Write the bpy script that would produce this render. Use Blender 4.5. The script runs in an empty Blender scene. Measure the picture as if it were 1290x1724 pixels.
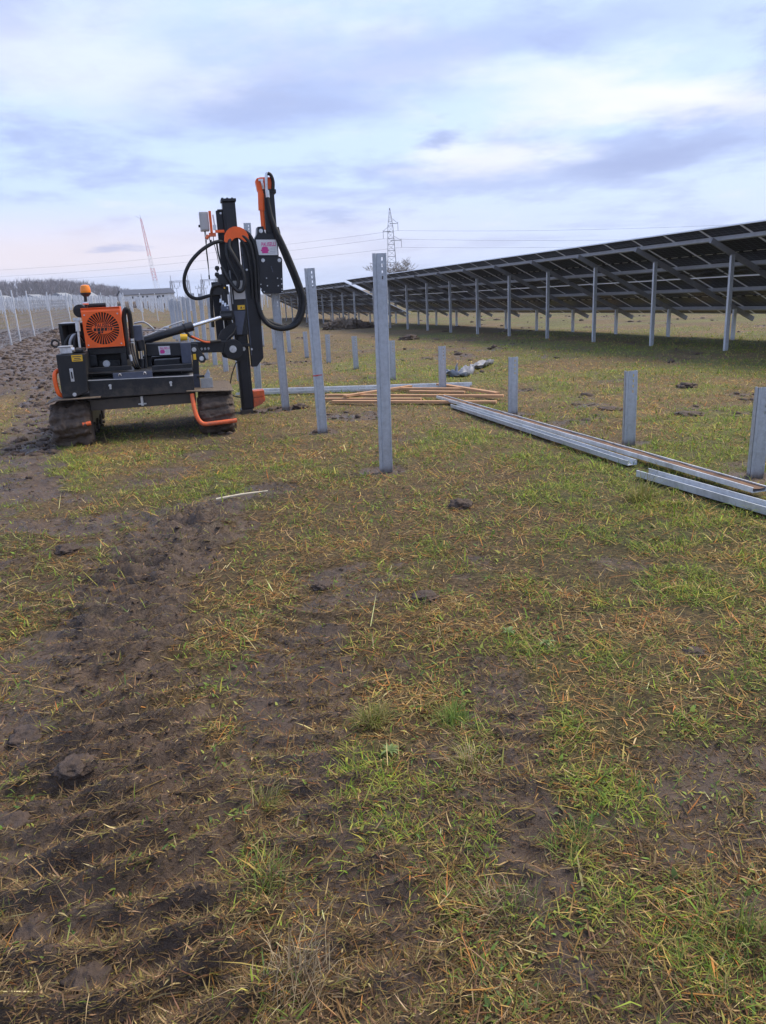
import bpy, bmesh, math, random
import numpy as np
from mathutils import Vector, Matrix

random.seed(7)
RNG = np.random.default_rng(11)
SC = bpy.context.scene
COL = SC.collection
R = math.radians

# ------------------------------------------------------------------ camera
cam_d = bpy.data.cameras.new('camera')
cam = bpy.data.objects.new('camera', cam_d)
COL.objects.link(cam)
cam_d.sensor_fit = 'VERTICAL'
cam_d.sensor_height = 36.0
cam_d.lens = 36.0 * 1302 / 1724
cam_d.clip_start = 0.05
cam_d.clip_end = 6000
cam.matrix_world = (Matrix.Translation((0, 0, 1.7)) @ Matrix.Rotation(R(90 - 16.15), 4, 'X')
                    @ Matrix.Rotation(-0.048, 4, 'Z'))
SC.camera = cam

# ------------------------------------------------------------------ sky and sun
SUN_EL, SUN_AZ = R(50), R(62)          # azimuth measured from +Y towards +X
world = bpy.data.worlds.new('World')
SC.world = world
world.use_nodes = True
WN, WL = world.node_tree.nodes, world.node_tree.links
WN.clear()


def wn(t, **k):
    n = WN.new(t)
    for a, b in k.items():
        setattr(n, a, b)
    return n


def wmath(op, a, b=None, c=None, clamp=False):
    n = wn('ShaderNodeMath', operation=op, use_clamp=clamp)
    for i, v in enumerate((a, b, c)):
        if v is None:
            continue
        if isinstance(v, (int, float)):
            n.inputs[i].default_value = v
        else:
            WL.new(v, n.inputs[i])
    return n.outputs[0]


def wmix(f, a, b):
    n = wn('ShaderNodeMix', data_type='RGBA')
    for i, v in ((0, f), (6, a), (7, b)):
        if isinstance(v, (int, float)):
            n.inputs[i].default_value = v
        elif isinstance(v, tuple):
            n.inputs[i].default_value = (*v, 1)
        else:
            WL.new(v, n.inputs[i])
    return n.outputs[2]


def wramp(v, lo, hi):
    n = wn('ShaderNodeMapRange', interpolation_type='SMOOTHSTEP')
    WL.new(v, n.inputs[0])
    n.inputs[1].default_value = lo
    n.inputs[2].default_value = hi
    return n.outputs[0]


tc = wn('ShaderNodeTexCoord')
sep = wn('ShaderNodeSeparateXYZ')
WL.new(tc.outputs['Generated'], sep.inputs[0])
zc = wmath('MAXIMUM', sep.outputs[2], 0.0)
den = wmath('ADD', zc, 0.12)
pu = wmath('DIVIDE', sep.outputs[0], den)
pv = wmath('DIVIDE', sep.outputs[1], den)
comb = wn('ShaderNodeCombineXYZ')
WL.new(pu, comb.inputs[0])
WL.new(pv, comb.inputs[1])
P = comb.outputs[0]


def wnoise(scale, detail, rough, off=(0, 0, 0), stretch=(1, 1, 1), dist=0.0):
    mp = wn('ShaderNodeMapping')
    mp.inputs['Location'].default_value = off
    mp.inputs['Scale'].default_value = stretch
    WL.new(P, mp.inputs[0])
    n = wn('ShaderNodeTexNoise')
    n.inputs['Scale'].default_value = scale
    n.inputs['Detail'].default_value = detail
    n.inputs['Roughness'].default_value = rough
    n.inputs['Distortion'].default_value = dist
    WL.new(mp.outputs[0], n.inputs['Vector'])
    return n


warp = wnoise(1.6, 5, 0.6)
wv = wn('ShaderNodeVectorMath', operation='SUBTRACT')
WL.new(warp.outputs['Color'], wv.inputs[0])
wv.inputs[1].default_value = (.5, .5, .5)
wsx = wn('ShaderNodeVectorMath', operation='MULTIPLY')
WL.new(wv.outputs[0], wsx.inputs[0])
wsx.inputs[1].default_value = (1.1, 1.0, 0)
wadd = wn('ShaderNodeVectorMath', operation='ADD')
WL.new(P, wadd.inputs[0])
WL.new(wsx.outputs[0], wadd.inputs[1])
PW = wadd.outputs[0]


def blob(cx, cy, sx, sy, rot=0.0):
    """a cloud bank centred on a point of the cloud layer"""
    a = wn('ShaderNodeVectorMath', operation='SUBTRACT')
    WL.new(PW, a.inputs[0])
    a.inputs[1].default_value = (cx, cy, 0)
    mp = wn('ShaderNodeMapping')
    mp.inputs['Rotation'].default_value = (0, 0, rot)
    WL.new(a.outputs[0], mp.inputs[0])
    sc = wn('ShaderNodeVectorMath', operation='MULTIPLY')
    WL.new(mp.outputs[0], sc.inputs[0])
    sc.inputs[1].default_value = (1 / sx, 1 / sy, 0)
    ln = wn('ShaderNodeVectorMath', operation='LENGTH')
    WL.new(sc.outputs[0], ln.inputs[0])
    return wramp(ln.outputs['Value'], 1.25, 0.1)


sky = wn('ShaderNodeTexSky', sky_type='NISHITA', sun_disc=False)
sky.sun_elevation = SUN_EL
sky.sun_rotation = SUN_AZ
sky.altitude = 100
sky.dust_density = 2.0
n1 = wnoise(0.8, 7, 0.55, (3.1, 1.7, 0), (1.0, 1.0, 1), 0.3)
n2 = wnoise(2.6, 6, 0.6, (7.3, 2.2, 0), (1.0, 0.8, 1), 0.2)
cover = wmath('ADD', wmath('MULTIPLY', n1.outputs[0], 0.7), wmath('MULTIPLY', n2.outputs[0], 0.3))
C_THIN = (2.50, 3.12, 4.70)        # thin, bluish veil
C_GREY = (1.50, 1.82, 2.98)       # thicker grey-violet undersides
C_LIT = (3.75, 3.8, 4.15)         # bright breaks
c = wmix(0.9, sky.outputs[0], C_THIN)
c = wmix(wmath('MULTIPLY', wramp(cover, 0.46, 0.60), 0.66), c, C_GREY)
c = wmix(wmath('MULTIPLY', wramp(cover, 0.44, 0.34), 0.40), c, C_LIT)
low = wramp(sep.outputs[2], 0.17, 0.03)
az = wramp(wmath('DIVIDE', sep.outputs[0], wmath('MAXIMUM', sep.outputs[1], 0.05)), 0.35, -0.45)
c = wmix(wmath('MULTIPLY', low, 0.55), c, (2.55, 2.9, 3.8))
pinkb = wmath('MULTIPLY', wramp(sep.outputs[2], 0.012, 0.045), wramp(sep.outputs[2], 0.12, 0.05))
c = wmix(wmath('MULTIPLY', wmath('MULTIPLY', pinkb, az), 0.9), c, (3.5, 3.2, 3.45))
for (bx_, by_, sx, sy, rt, k, colr) in [
        (-0.30, 2.95, 0.75, 0.42, 0.15, 0.75, C_GREY),
        (0.35, 2.50, 1.0, 0.30, 0.0, 0.55, C_GREY),
        (1.05, 3.08, 0.75, 0.30, -0.25, 0.95, C_LIT),
        (0.55, 3.70, 0.42, 0.45, 0.2, 0.75, C_LIT),
        (0.36, 3.40, 0.22, 0.14, 0.1, 0.75, C_GREY),
        (1.30, 3.90, 0.55, 0.42, 0.1, 0.75, C_GREY),
        (-0.22, 4.85, 0.32, 0.20, 0.0, 0.55, C_GREY),
        (-1.62, 5.35, 0.28, 0.12, 0.0, 0.55, C_GREY),
        (-0.85, 2.6, 0.45, 0.6, 0.0, 0.45, C_LIT)]:
    c = wmix(wmath('MULTIPLY', blob(bx_, by_, sx, sy, rt), k), c, colr)
bg = wn('ShaderNodeBackground')
WL.new(c, bg.inputs[0])
bg.inputs[1].default_value = 0.1
wo = wn('ShaderNodeOutputWorld')
WL.new(bg.outputs[0], wo.inputs[0])

sun_d = bpy.data.lights.new('sun', 'SUN')
sun_d.energy = 1.5
sun_d.angle = R(25)
sun_d.color = (1.0, 0.86, 0.64)
sun = bpy.data.objects.new('sun', sun_d)
COL.objects.link(sun)
sdir = Vector((math.sin(SUN_AZ) * math.cos(SUN_EL), math.cos(SUN_AZ) * math.cos(SUN_EL), math.sin(SUN_EL)))
sun.rotation_euler = (-sdir).to_track_quat('-Z', 'Y').to_euler()

SC.view_settings.view_transform = 'Standard'
SC.view_settings.look = 'None'
SC.view_settings.gamma = 1
SC.view_settings.use_curve_mapping = False
SC.view_settings.exposure = 1.45

# ------------------------------------------------------------------ numeric helpers


def sstep(t):
    t = np.clip(t, 0, 1)
    return t * t * (3 - 2 * t)


def hf(x, y):
    """large shape of the land"""
    x = np.asarray(x, float)
    y = np.asarray(y, float)
    return (-0.8 * np.clip((y - 6) / 64., 0, 1) + sstep((-x - 9) / 14) * sstep((y - 18) / 20) * .6
            + sstep((-x / np.maximum(y, 1) - .25) / .15) * (sstep((y - 45) / 85) * 1.2 + sstep((y - 120) / 250) * 1.6))


def H(x, y):
    return float(hf(x, y))


def _hash(ix, iy, seed):
    h = (ix.astype(np.int64) * 374761393 + iy.astype(np.int64) * 668265263 + seed * 974634777) & 0x7fffffff
    h = ((h ^ (h >> 13)) * 1274126177) & 0x7fffffff
    return ((h ^ (h >> 16)) & 0xffff) / 65535.0


def vnoise(x, y, seed=0):
    ix, iy = np.floor(x), np.floor(y)
    fx, fy = x - ix, y - iy
    fx = fx * fx * fx * (fx * (fx * 6 - 15) + 10)
    fy = fy * fy * fy * (fy * (fy * 6 - 15) + 10)
    a = _hash(ix, iy, seed)
    b = _hash(ix + 1, iy, seed)
    c_ = _hash(ix, iy + 1, seed)
    d = _hash(ix + 1, iy + 1, seed)
    return (a * (1 - fx) + b * fx) * (1 - fy) + (c_ * (1 - fx) + d * fx) * fy


def fbm(x, y, octv=4, seed=0, gain=0.5):
    s = 0
    a = 1.0
    t = 0.0
    for i in range(octv):
        s = s + a * vnoise(x * 2 ** i + 17.3 * i, y * 2 ** i - 9.1 * i, seed + i)
        t += a
        a *= gain
    return s / t


def path_dist(x, y, pts):
    """distance to a polyline and arc length along it"""
    best = np.full(x.shape, 1e9)
    arc = np.zeros(x.shape)
    acc = 0.0
    for (ax, ay), (bx_, by_) in zip(pts[:-1], pts[1:]):
        dx, dy = bx_ - ax, by_ - ay
        L = math.hypot(dx, dy)
        t = np.clip(((x - ax) * dx + (y - ay) * dy) / (L * L), 0, 1)
        d = np.hypot(x - ax - t * dx, y - ay - t * dy)
        m = d < best
        best = np.where(m, d, best)
        arc = np.where(m, acc + t * L, arc)
        acc += L
    return best, arc


# ruts left by the crawler: (centre line, half width, strength, ridge strength)
RUTS = [
    ([(-0.62, 0.9), (-0.80, 1.9), (-1.15, 2.75), (-1.38, 3.4), (-1.55, 4.5), (-1.52, 5.6), (-1.40, 6.2)], 0.36, 1.0, 1.0),
    ([(-1.75, 1.1), (-1.85, 2.2), (-2.2, 3.6), (-2.6, 5.2)], 0.25, 0.45, 0.5),
    ([(-0.05, 1.2), (-0.22, 2.0), (-0.36, 2.9), (-0.42, 3.5), (-0.30, 4.0)], 0.30, 0.62, 0.6),
    ([(0.42, 1.9), (0.47, 2.4), (0.52, 2.75), (0.50, 3.2)], 0.17, 0.85, 0.42),
    ([(-4.6, 6.1), (-3.1, 5.95), (-2.3, 5.95), (-1.55, 6.35), (-1.0, 6.8)], 0.33, 0.9, 0.3),
    ([(-3.3, 7.0), (-4.0, 8.6), (-4.8, 10.6), (-5.6, 12.9), (-7.2, 17), (-9, 21), (-12.5, 29), (-17, 40)], 0.5, 0.85, 0.3),
    ([(-2.2, 7.6), (-2.1, 8.6), (-2.05, 9.6)], 0.30, 0.45, 0.3),
    ([(-2.0, 12.2), (-1.4, 12.4)], 0.3, 0.75, 0.0),
]


POST_FEET = [(0.05, 7.40), (-0.73, 9.91), (-1.48, 12.44), (3.25, 6.50), (2.67, 8.15), (1.85, 10.60), (1.15, 13.6)]


def cover_masks(x, y):
    """bare-mud, green and straw amounts of the ground cover"""
    n_a = fbm(x * 1.3, y * 1.3, 4, 3)
    n_b = fbm(x * 4.0, y * 4.0, 3, 21)
    n_c = fbm(x * 0.45, y * 0.45, 4, 40)
    brk = 0.52 + 0.48 * sstep((fbm(x * 3.0, y * 3.4, 4, 131, 0.6) - 0.40) / 0.16)
    mud = sstep((fbm(x * 0.9, y * 0.9, 4, 63) - 0.60) / 0.12) * 0.5 * brk
    ridge = np.zeros(x.shape)
    near = y < 60
    for pts, hw, st, rs in RUTS:
        d, s = path_dist(x, y, pts)
        dd = d + (n_a - 0.5) * hw * 1.1 + (n_b - 0.5) * hw * 0.8
        m = st * sstep((hw * 1.25 - dd) / (hw * 0.8))
        mud = np.maximum(mud, m * near * brk)
        if rs:
            ph = s / 0.15 + 1.3 * (n_a - 0.5) + 0.3 * (n_b - .5) - (d / hw) ** 2 * 0.5
            ridge = np.maximum(ridge, rs * m * (0.5 + 0.5 * np.sin(2 * np.pi * ph)) ** 2 * np.clip(0.40 + 1.5 * (n_b - .25), 0, 1.15))
    # soil broken up round the feet of the near posts
    for px0, py0 in POST_FEET:
        d = np.hypot(x - px0, y - py0)
        mud = np.maximum(mud, 0.8 * sstep((0.30 + 0.30 * (n_b - .5) + .2 * (n_a - .5) - d) / 0.16))
    # ploughed strip along the far fence, and the broad churned area at the left
    far = sstep((-x - 0.16 * y - 3.6) / 3.0) * sstep((y - 13.5) / 4) * sstep((66 - y) / 12)
    mud = np.maximum(mud, far * np.clip(0.65 + 0.9 * (n_a - 0.45), 0, 1))
    leftm = sstep((-x - 0.25 + 0.02 * y) / 1.2) * sstep((7.5 - y) / 3.5)
    mud = np.maximum(mud, leftm * (0.40 + 0.60 * sstep((n_a + 0.5 * n_b - 0.62) / 0.22)) * 0.85 * brk)
    lowm = sstep((3.2 - y) / 1.6) * sstep((n_a * .6 + n_b * .6 - 0.56) / 0.2) * 0.55
    mud = np.maximum(mud, lowm)
    green = sstep((n_c * 0.62 + n_a * 0.38 - 0.47 + 0.035 * np.clip(x, -2, 2)) / 0.16) * (1 - .6 * leftm)
    straw = sstep((fbm(x * 0.7 + 31, y * 0.7, 4, 77) - 0.40) / 0.2)
    midb = sstep((y - 7) / 5) * sstep((30 - y) / 10)
    straw = np.clip(straw * (0.65 + 0.6 * midb), 0, 1)
    return np.clip(mud, 0, 1), green, straw, ridge, n_a, n_b


def micro(x, y, mud, ridge, n_a, n_b, r):
    fade = sstep((40 - r) / 25)
    lumps = fbm(x * 9, y * 9, 3, 91) - 0.5
    dz = (n_a - 0.5) * 0.05 + (n_b - 0.5) * 0.022 + lumps * (0.008 + 0.045 * mud)
    dz = dz - 0.030 * mud + 0.082 * ridge + ((1 - np.abs(2 * fbm(x * 2.6, y * 2.6, 3, 171) - 1)) ** 3 - .6) * .20 * mud * sstep((y - 12) / 6) + (fbm(x * 6.5, y * 6.5, 2, 173) - .5) * .16 * mud * sstep((y - 12) / 6)
    return dz * fade + (1 - fade) * (fbm(x * .2, y * .2, 3, 5) - .5) * 0.06


def surf(x, y):
    x = np.atleast_1d(np.asarray(x, float))
    y = np.atleast_1d(np.asarray(y, float))
    mud, gr_, st, rd, na, nb = cover_masks(x, y)
    surf.ridge = rd
    return hf(x, y) + micro(x, y, mud, rd, na, nb, np.hypot(x, y)), mud, gr_, st


def S(x, y):
    return float(surf(x, y)[0][0])


# ------------------------------------------------------------------ materials
MATS = {}


def new_mat(name):
    m = bpy.data.materials.new(name)
    m.use_nodes = True
    nt = m.node_tree
    b = nt.nodes['Principled BSDF']
    MATS[name] = m
    return m, nt, b


def add(nt, t, **k):
    n = nt.nodes.new(t)
    for a, v in k.items():
        setattr(n, a, v)
    return n


def noise_node(nt, scale, detail=4, rough=0.55, coord='Object', stretch=None):
    t = add(nt, 'ShaderNodeTexCoord')
    n = add(nt, 'ShaderNodeTexNoise')
    n.inputs['Scale'].default_value = scale
    n.inputs['Detail'].default_value = detail
    n.inputs['Roughness'].default_value = rough
    if stretch:
        mp = add(nt, 'ShaderNodeMapping')
        mp.inputs['Scale'].default_value = stretch
        nt.links.new(t.outputs[coord], mp.inputs[0])
        nt.links.new(mp.outputs[0], n.inputs['Vector'])
    else:
        nt.links.new(t.outputs[coord], n.inputs['Vector'])
    return n


def ramp_node(nt, src, stops):
    r = add(nt, 'ShaderNodeValToRGB')
    el = r.color_ramp.elements
    while len(el) < len(stops):
        el.new(0.5)
    for e, (p, c_) in zip(el, stops):
        e.position = p
        e.color = (*c_, 1) if len(c_) == 3 else c_
    nt.links.new(src, r.inputs[0])
    return r


def bump_node(nt, src, b, strength=0.3, dist=0.01):
    bp = add(nt, 'ShaderNodeBump')
    bp.inputs['Strength'].default_value = strength
    bp.inputs['Distance'].default_value = dist
    nt.links.new(src, bp.inputs['Height'])
    nt.links.new(bp.outputs[0], b.inputs['Normal'])
    return bp


def simple(name, col, rough=0.5, metal=0.0, var=0.25, scale=9.0, dirt=None, bump=0.0, coord='Object', stretch=None):
    m, nt, b = new_mat(name)
    n = noise_node(nt, scale, 6, 0.65, coord, stretch)
    lo = tuple(max(0, v * (1 - var)) for v in col)
    hi = tuple(min(1, v * (1 + var)) for v in col)
    stops = [(0.3, lo), (0.7, hi)]
    r = ramp_node(nt, n.outputs[0], stops)
    out = r.outputs[0]
    if dirt:
        n2_ = noise_node(nt, scale * 0.35, 8, 0.7, coord)
        r2 = ramp_node(nt, n2_.outputs[0], [(0.50, (0, 0, 0)), (0.72, (1, 1, 1))])
        mx = add(nt, 'ShaderNodeMix', data_type='RGBA')
        sc_ = add(nt, 'ShaderNodeMath', operation='MULTIPLY')
        nt.links.new(r2.outputs[0], sc_.inputs[0])
        sc_.inputs[1].default_value = dirt[1]
        nt.links.new(sc_.outputs[0], mx.inputs[0])
        nt.links.new(out, mx.inputs[6])
        mx.inputs[7].default_value = (*dirt[0], 1)
        out = mx.outputs[2]
    nt.links.new(out, b.inputs['Base Color'])
    rr = add(nt, 'ShaderNodeMapRange')
    nt.links.new(n.outputs[0], rr.inputs[0])
    rr.inputs[3].default_value = max(0.05, rough - 0.12)
    rr.inputs[4].default_value = min(1, rough + 0.12)
    nt.links.new(rr.outputs[0], b.inputs['Roughness'])
    b.inputs['Metallic'].default_value = metal
    if bump:
        bump_node(nt, n.outputs[0], b, bump, 0.004)
    return m


DUST = (0.16, 0.135, 0.115)
simple('black_paint', (0.008, 0.009, 0.012), 0.48, 0, 0.3, 12, (DUST, 0.14), 0.05)
simple('mast_paint', (0.008, 0.009, 0.014), 0.42, 0, 0.3, 9, (DUST, 0.06), 0.04)
simple('grey_paint', (0.07, 0.08, 0.115), 0.4, 0, 0.2, 12, (DUST, 0.12), 0.04)
simple('orange_paint', (0.92, 0.125, 0.012), 0.40, 0, 0.08, 7, ((0.34, 0.11, 0.05), 0.28), 0.03)
simple('worn_orange', (0.78, 0.13, 0.03), 0.5, 0, 0.22, 16, ((0.26, 0.15, 0.10), 0.7), 0.1)
simple('rubber', (0.007, 0.007, 0.008), 0.55, 0, 0.3, 30, (DUST, 0.15), 0.05)
simple('hose_sleeve', (0.008, 0.008, 0.009), 0.62, 0, 0.3, 60, (DUST, 0.06), 0.1)
simple('chrome', (0.75, 0.76, 0.80), 0.22, 0.9, 0.06, 10)
simple('zinc', (0.62, 0.63, 0.65), 0.38, 0.75, 0.2, 30, ((0.3, 0.25, 0.2), 0.3))
simple('aluminium', (0.40, 0.41, 0.43), 0.45, 0.4, 0.12, 20, ((0.25, 0.22, 0.2), 0.3))
simple('yellow_paint', (0.80, 0.46, 0.02), 0.45, 0, 0.1, 20)
simple('sticker_white', (0.70, 0.70, 0.71), 0.4, 0, 0.05, 20, ((0.45, 0.43, 0.42), 0.3))
simple('sticker_pink', (0.62, 0.04, 0.26), 0.4, 0, 0.08, 20)
simple('sticker_ink', (0.05, 0.05, 0.06), 0.5, 0, 0.1, 20)
simple('plastic_grey', (0.48, 0.47, 0.46), 0.45, 0, 0.06, 10, ((0.3, 0.27, 0.24), 0.25))
simple('beacon_lens', (0.85, 0.25, 0.02), 0.12, 0, 0.15, 12)
simple('red_paint', (0.55, 0.05, 0.05), 0.5, 0, 0.15, 4)
simple('white_paint', (0.72, 0.72, 0.73), 0.5, 0, 0.08, 4)
simple('white_wall', (0.70, 0.71, 0.73), 0.8, 0, 0.06, 0.6)
simple('grey_roof', (0.06, 0.07, 0.10), 0.8, 0, 0.15, 1.2)
simple('far_glass', (0.03, 0.035, 0.05), 0.15, 0, 0.2, 1)
simple('pale_sheet', (0.36, 0.38, 0.41), 0.7, 0, 0.15, 0.8)
simple('shed_roof', (0.24, 0.255, 0.28), 0.8, 0, 0.15, 0.8)
simple('lattice_steel', (0.27, 0.28, 0.31), 0.55, 0.3, 0.15, 1)
simple('wire_dark', (0.10, 0.11, 0.13), 0.6, 0.0, 0.1, 1)
simple('bark', (0.19, 0.16, 0.13), 0.9, 0, 0.35, 6, None, 0.3)
simple('far_bark', (0.17, 0.15, 0.165), 0.95, 0, 0.35, 0.05)
simple('post_wood', (0.06, 0.045, 0.035), 0.9, 0, 0.4, 6, None, 0.3)
simple('timber', (0.46, 0.255, 0.13), 0.75, 0, 0.30, 5, ((0.22, 0.16, 0.11), 0.6), 0.15, 'Object', (1, 14, 14))
simple('pale_stick', (0.60, 0.52, 0.38), 0.7, 0, 0.15, 20)
simple('tarp', (0.20, 0.215, 0.26), 0.45, 0, 0.2, 12, None, 0.2)
simple('rusty_soil', (0.16, 0.085, 0.045), 0.85, 0, 0.45, 6, ((0.06, 0.045, 0.04), 0.8), 0.5)
simple('concrete', (0.36, 0.35, 0.33), 0.85, 0, 0.2, 20)
simple('panel_rail', (0.45, 0.46, 0.49), 0.45, 0.15, 0.10, 8)
simple('rafter_steel', (0.26, 0.265, 0.285), 0.5, 0.2, 0.18, 6)
simple('panel_frame', (0.72, 0.73, 0.75), 0.4, 0.15, 0.06, 8)
simple('leaf', (0.13, 0.18, 0.04), 0.6, 0, 0.35, 20)
simple('red_mark', (0.55, 0.05, 0.04), 0.5, 0, 0.1, 20)


def galvanised(name, base):
    m, nt, b = new_mat(name)
    v = noise_node(nt, 26, 5, 0.7)
    s_ = noise_node(nt, 5, 5, 0.6, 'Object', (1.0, 1.0, 0.16))
    mx = add(nt, 'ShaderNodeMath', operation='ADD')
    m1 = add(nt, 'ShaderNodeMath', operation='MULTIPLY')
    m2 = add(nt, 'ShaderNodeMath', operation='MULTIPLY')
    nt.links.new(v.outputs[0], m1.inputs[0])
    m1.inputs[1].default_value = 0.45
    nt.links.new(s_.outputs[0], m2.inputs[0])
    m2.inputs[1].default_value = 0.55
    nt.links.new(m1.outputs[0], mx.inputs[0])
    nt.links.new(m2.outputs[0], mx.inputs[1])
    r = ramp_node(nt, mx.outputs[0], [(0.34, tuple(k * 0.72 for k in base)), (0.5, base), (0.66, tuple(min(1, k * 1.22) for k in base))])
    nt.links.new(r.outputs[0], b.inputs['Base Color'])
    b.inputs['Metallic'].default_value = 0.45
    rr = add(nt, 'ShaderNodeMapRange')
    nt.links.new(mx.outputs[0], rr.inputs[0])
    rr.inputs[1].default_value = 0.3
    rr.inputs[2].default_value = 0.7
    rr.inputs[3].default_value = 0.34
    rr.inputs[4].default_value = 0.55
    nt.links.new(rr.outputs[0], b.inputs['Roughness'])
    bump_node(nt, v.outputs[0], b, 0.06, 0.003)
    return m


def low_dirt(name, z_hi, z_lo, amount, col=(0.085, 0.062, 0.046)):
    """mud splashed up from the ground: thick at the foot, in spots higher up"""
    nt = MATS[name].node_tree
    b = nt.nodes['Principled BSDF']
    src = b.inputs['Base Color'].links[0].from_socket
    t = add(nt, 'ShaderNodeTexCoord')
    sp = add(nt, 'ShaderNodeSeparateXYZ')
    nt.links.new(t.outputs['Object'], sp.inputs[0])
    mr = add(nt, 'ShaderNodeMapRange')
    nt.links.new(sp.outputs[2], mr.inputs[0])
    mr.inputs[1].default_value = z_hi
    mr.inputs[2].default_value = z_lo
    n = noise_node(nt, 14, 7, 0.7)
    ad = add(nt, 'ShaderNodeMath', operation='ADD')
    nt.links.new(mr.outputs[0], ad.inputs[0])
    nt.links.new(n.outputs[0], ad.inputs[1])
    m2 = add(nt, 'ShaderNodeMapRange', interpolation_type='SMOOTHSTEP')
    nt.links.new(ad.outputs[0], m2.inputs[0])
    m2.inputs[1].default_value = 0.72
    m2.inputs[2].default_value = 1.15
    m2.inputs[4].default_value = amount
    mx = add(nt, 'ShaderNodeMix', data_type='RGBA')
    nt.links.new(m2.outputs[0], mx.inputs[0])
    nt.links.new(src, mx.inputs[6])
    mx.inputs[7].default_value = (*col, 1)
    nt.links.new(mx.outputs[2], b.inputs['Base Color'])


galvanised('galvanised', (0.50, 0.53, 0.57))
galvanised('post_galvanised', (0.47, 0.50, 0.54))
low_dirt('post_galvanised', 0.10, -0.06, 0.75, (0.15, 0.115, 0.085))
low_dirt('black_paint', 0.95, 0.20, 0.5, (0.11, 0.085, 0.066))
low_dirt('worn_orange', 0.35, -0.1, 0.5, (0.13, 0.10, 0.078))
galvanised('bright_galvanised', (0.68, 0.70, 0.73))


def mud_mat(name, base, wet=0.5, scale=14):
    m, nt, b = new_mat(name)
    n = noise_node(nt, scale, 8, 0.65)
    r = ramp_node(nt, n.outputs[0], [(0.3, tuple(v * 0.55 for v in base)), (0.55, base), (0.75, tuple(v * 1.45 for v in base))])
    nt.links.new(r.outputs[0], b.inputs['Base Color'])
    rr = add(nt, 'ShaderNodeMapRange')
    nt.links.new(n.outputs[0], rr.inputs[0])
    rr.inputs[1].default_value = 0.3
    rr.inputs[2].default_value = 0.7
    rr.inputs[3].default_value = 0.5
    rr.inputs[4].default_value = 0.9
    b.inputs['Specular IOR Level'].default_value = 0.3
    nt.links.new(rr.outputs[0], b.inputs['Roughness'])
    bump_node(nt, n.outputs[0], b, 1.0, 0.03)
    return m


mud_mat('wet_mud', (0.085, 0.059, 0.045))
mud_mat('dry_mud', (0.15, 0.115, 0.085))
mud_mat('track_mud', (0.098, 0.071, 0.054), 0.4, 11)


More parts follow.
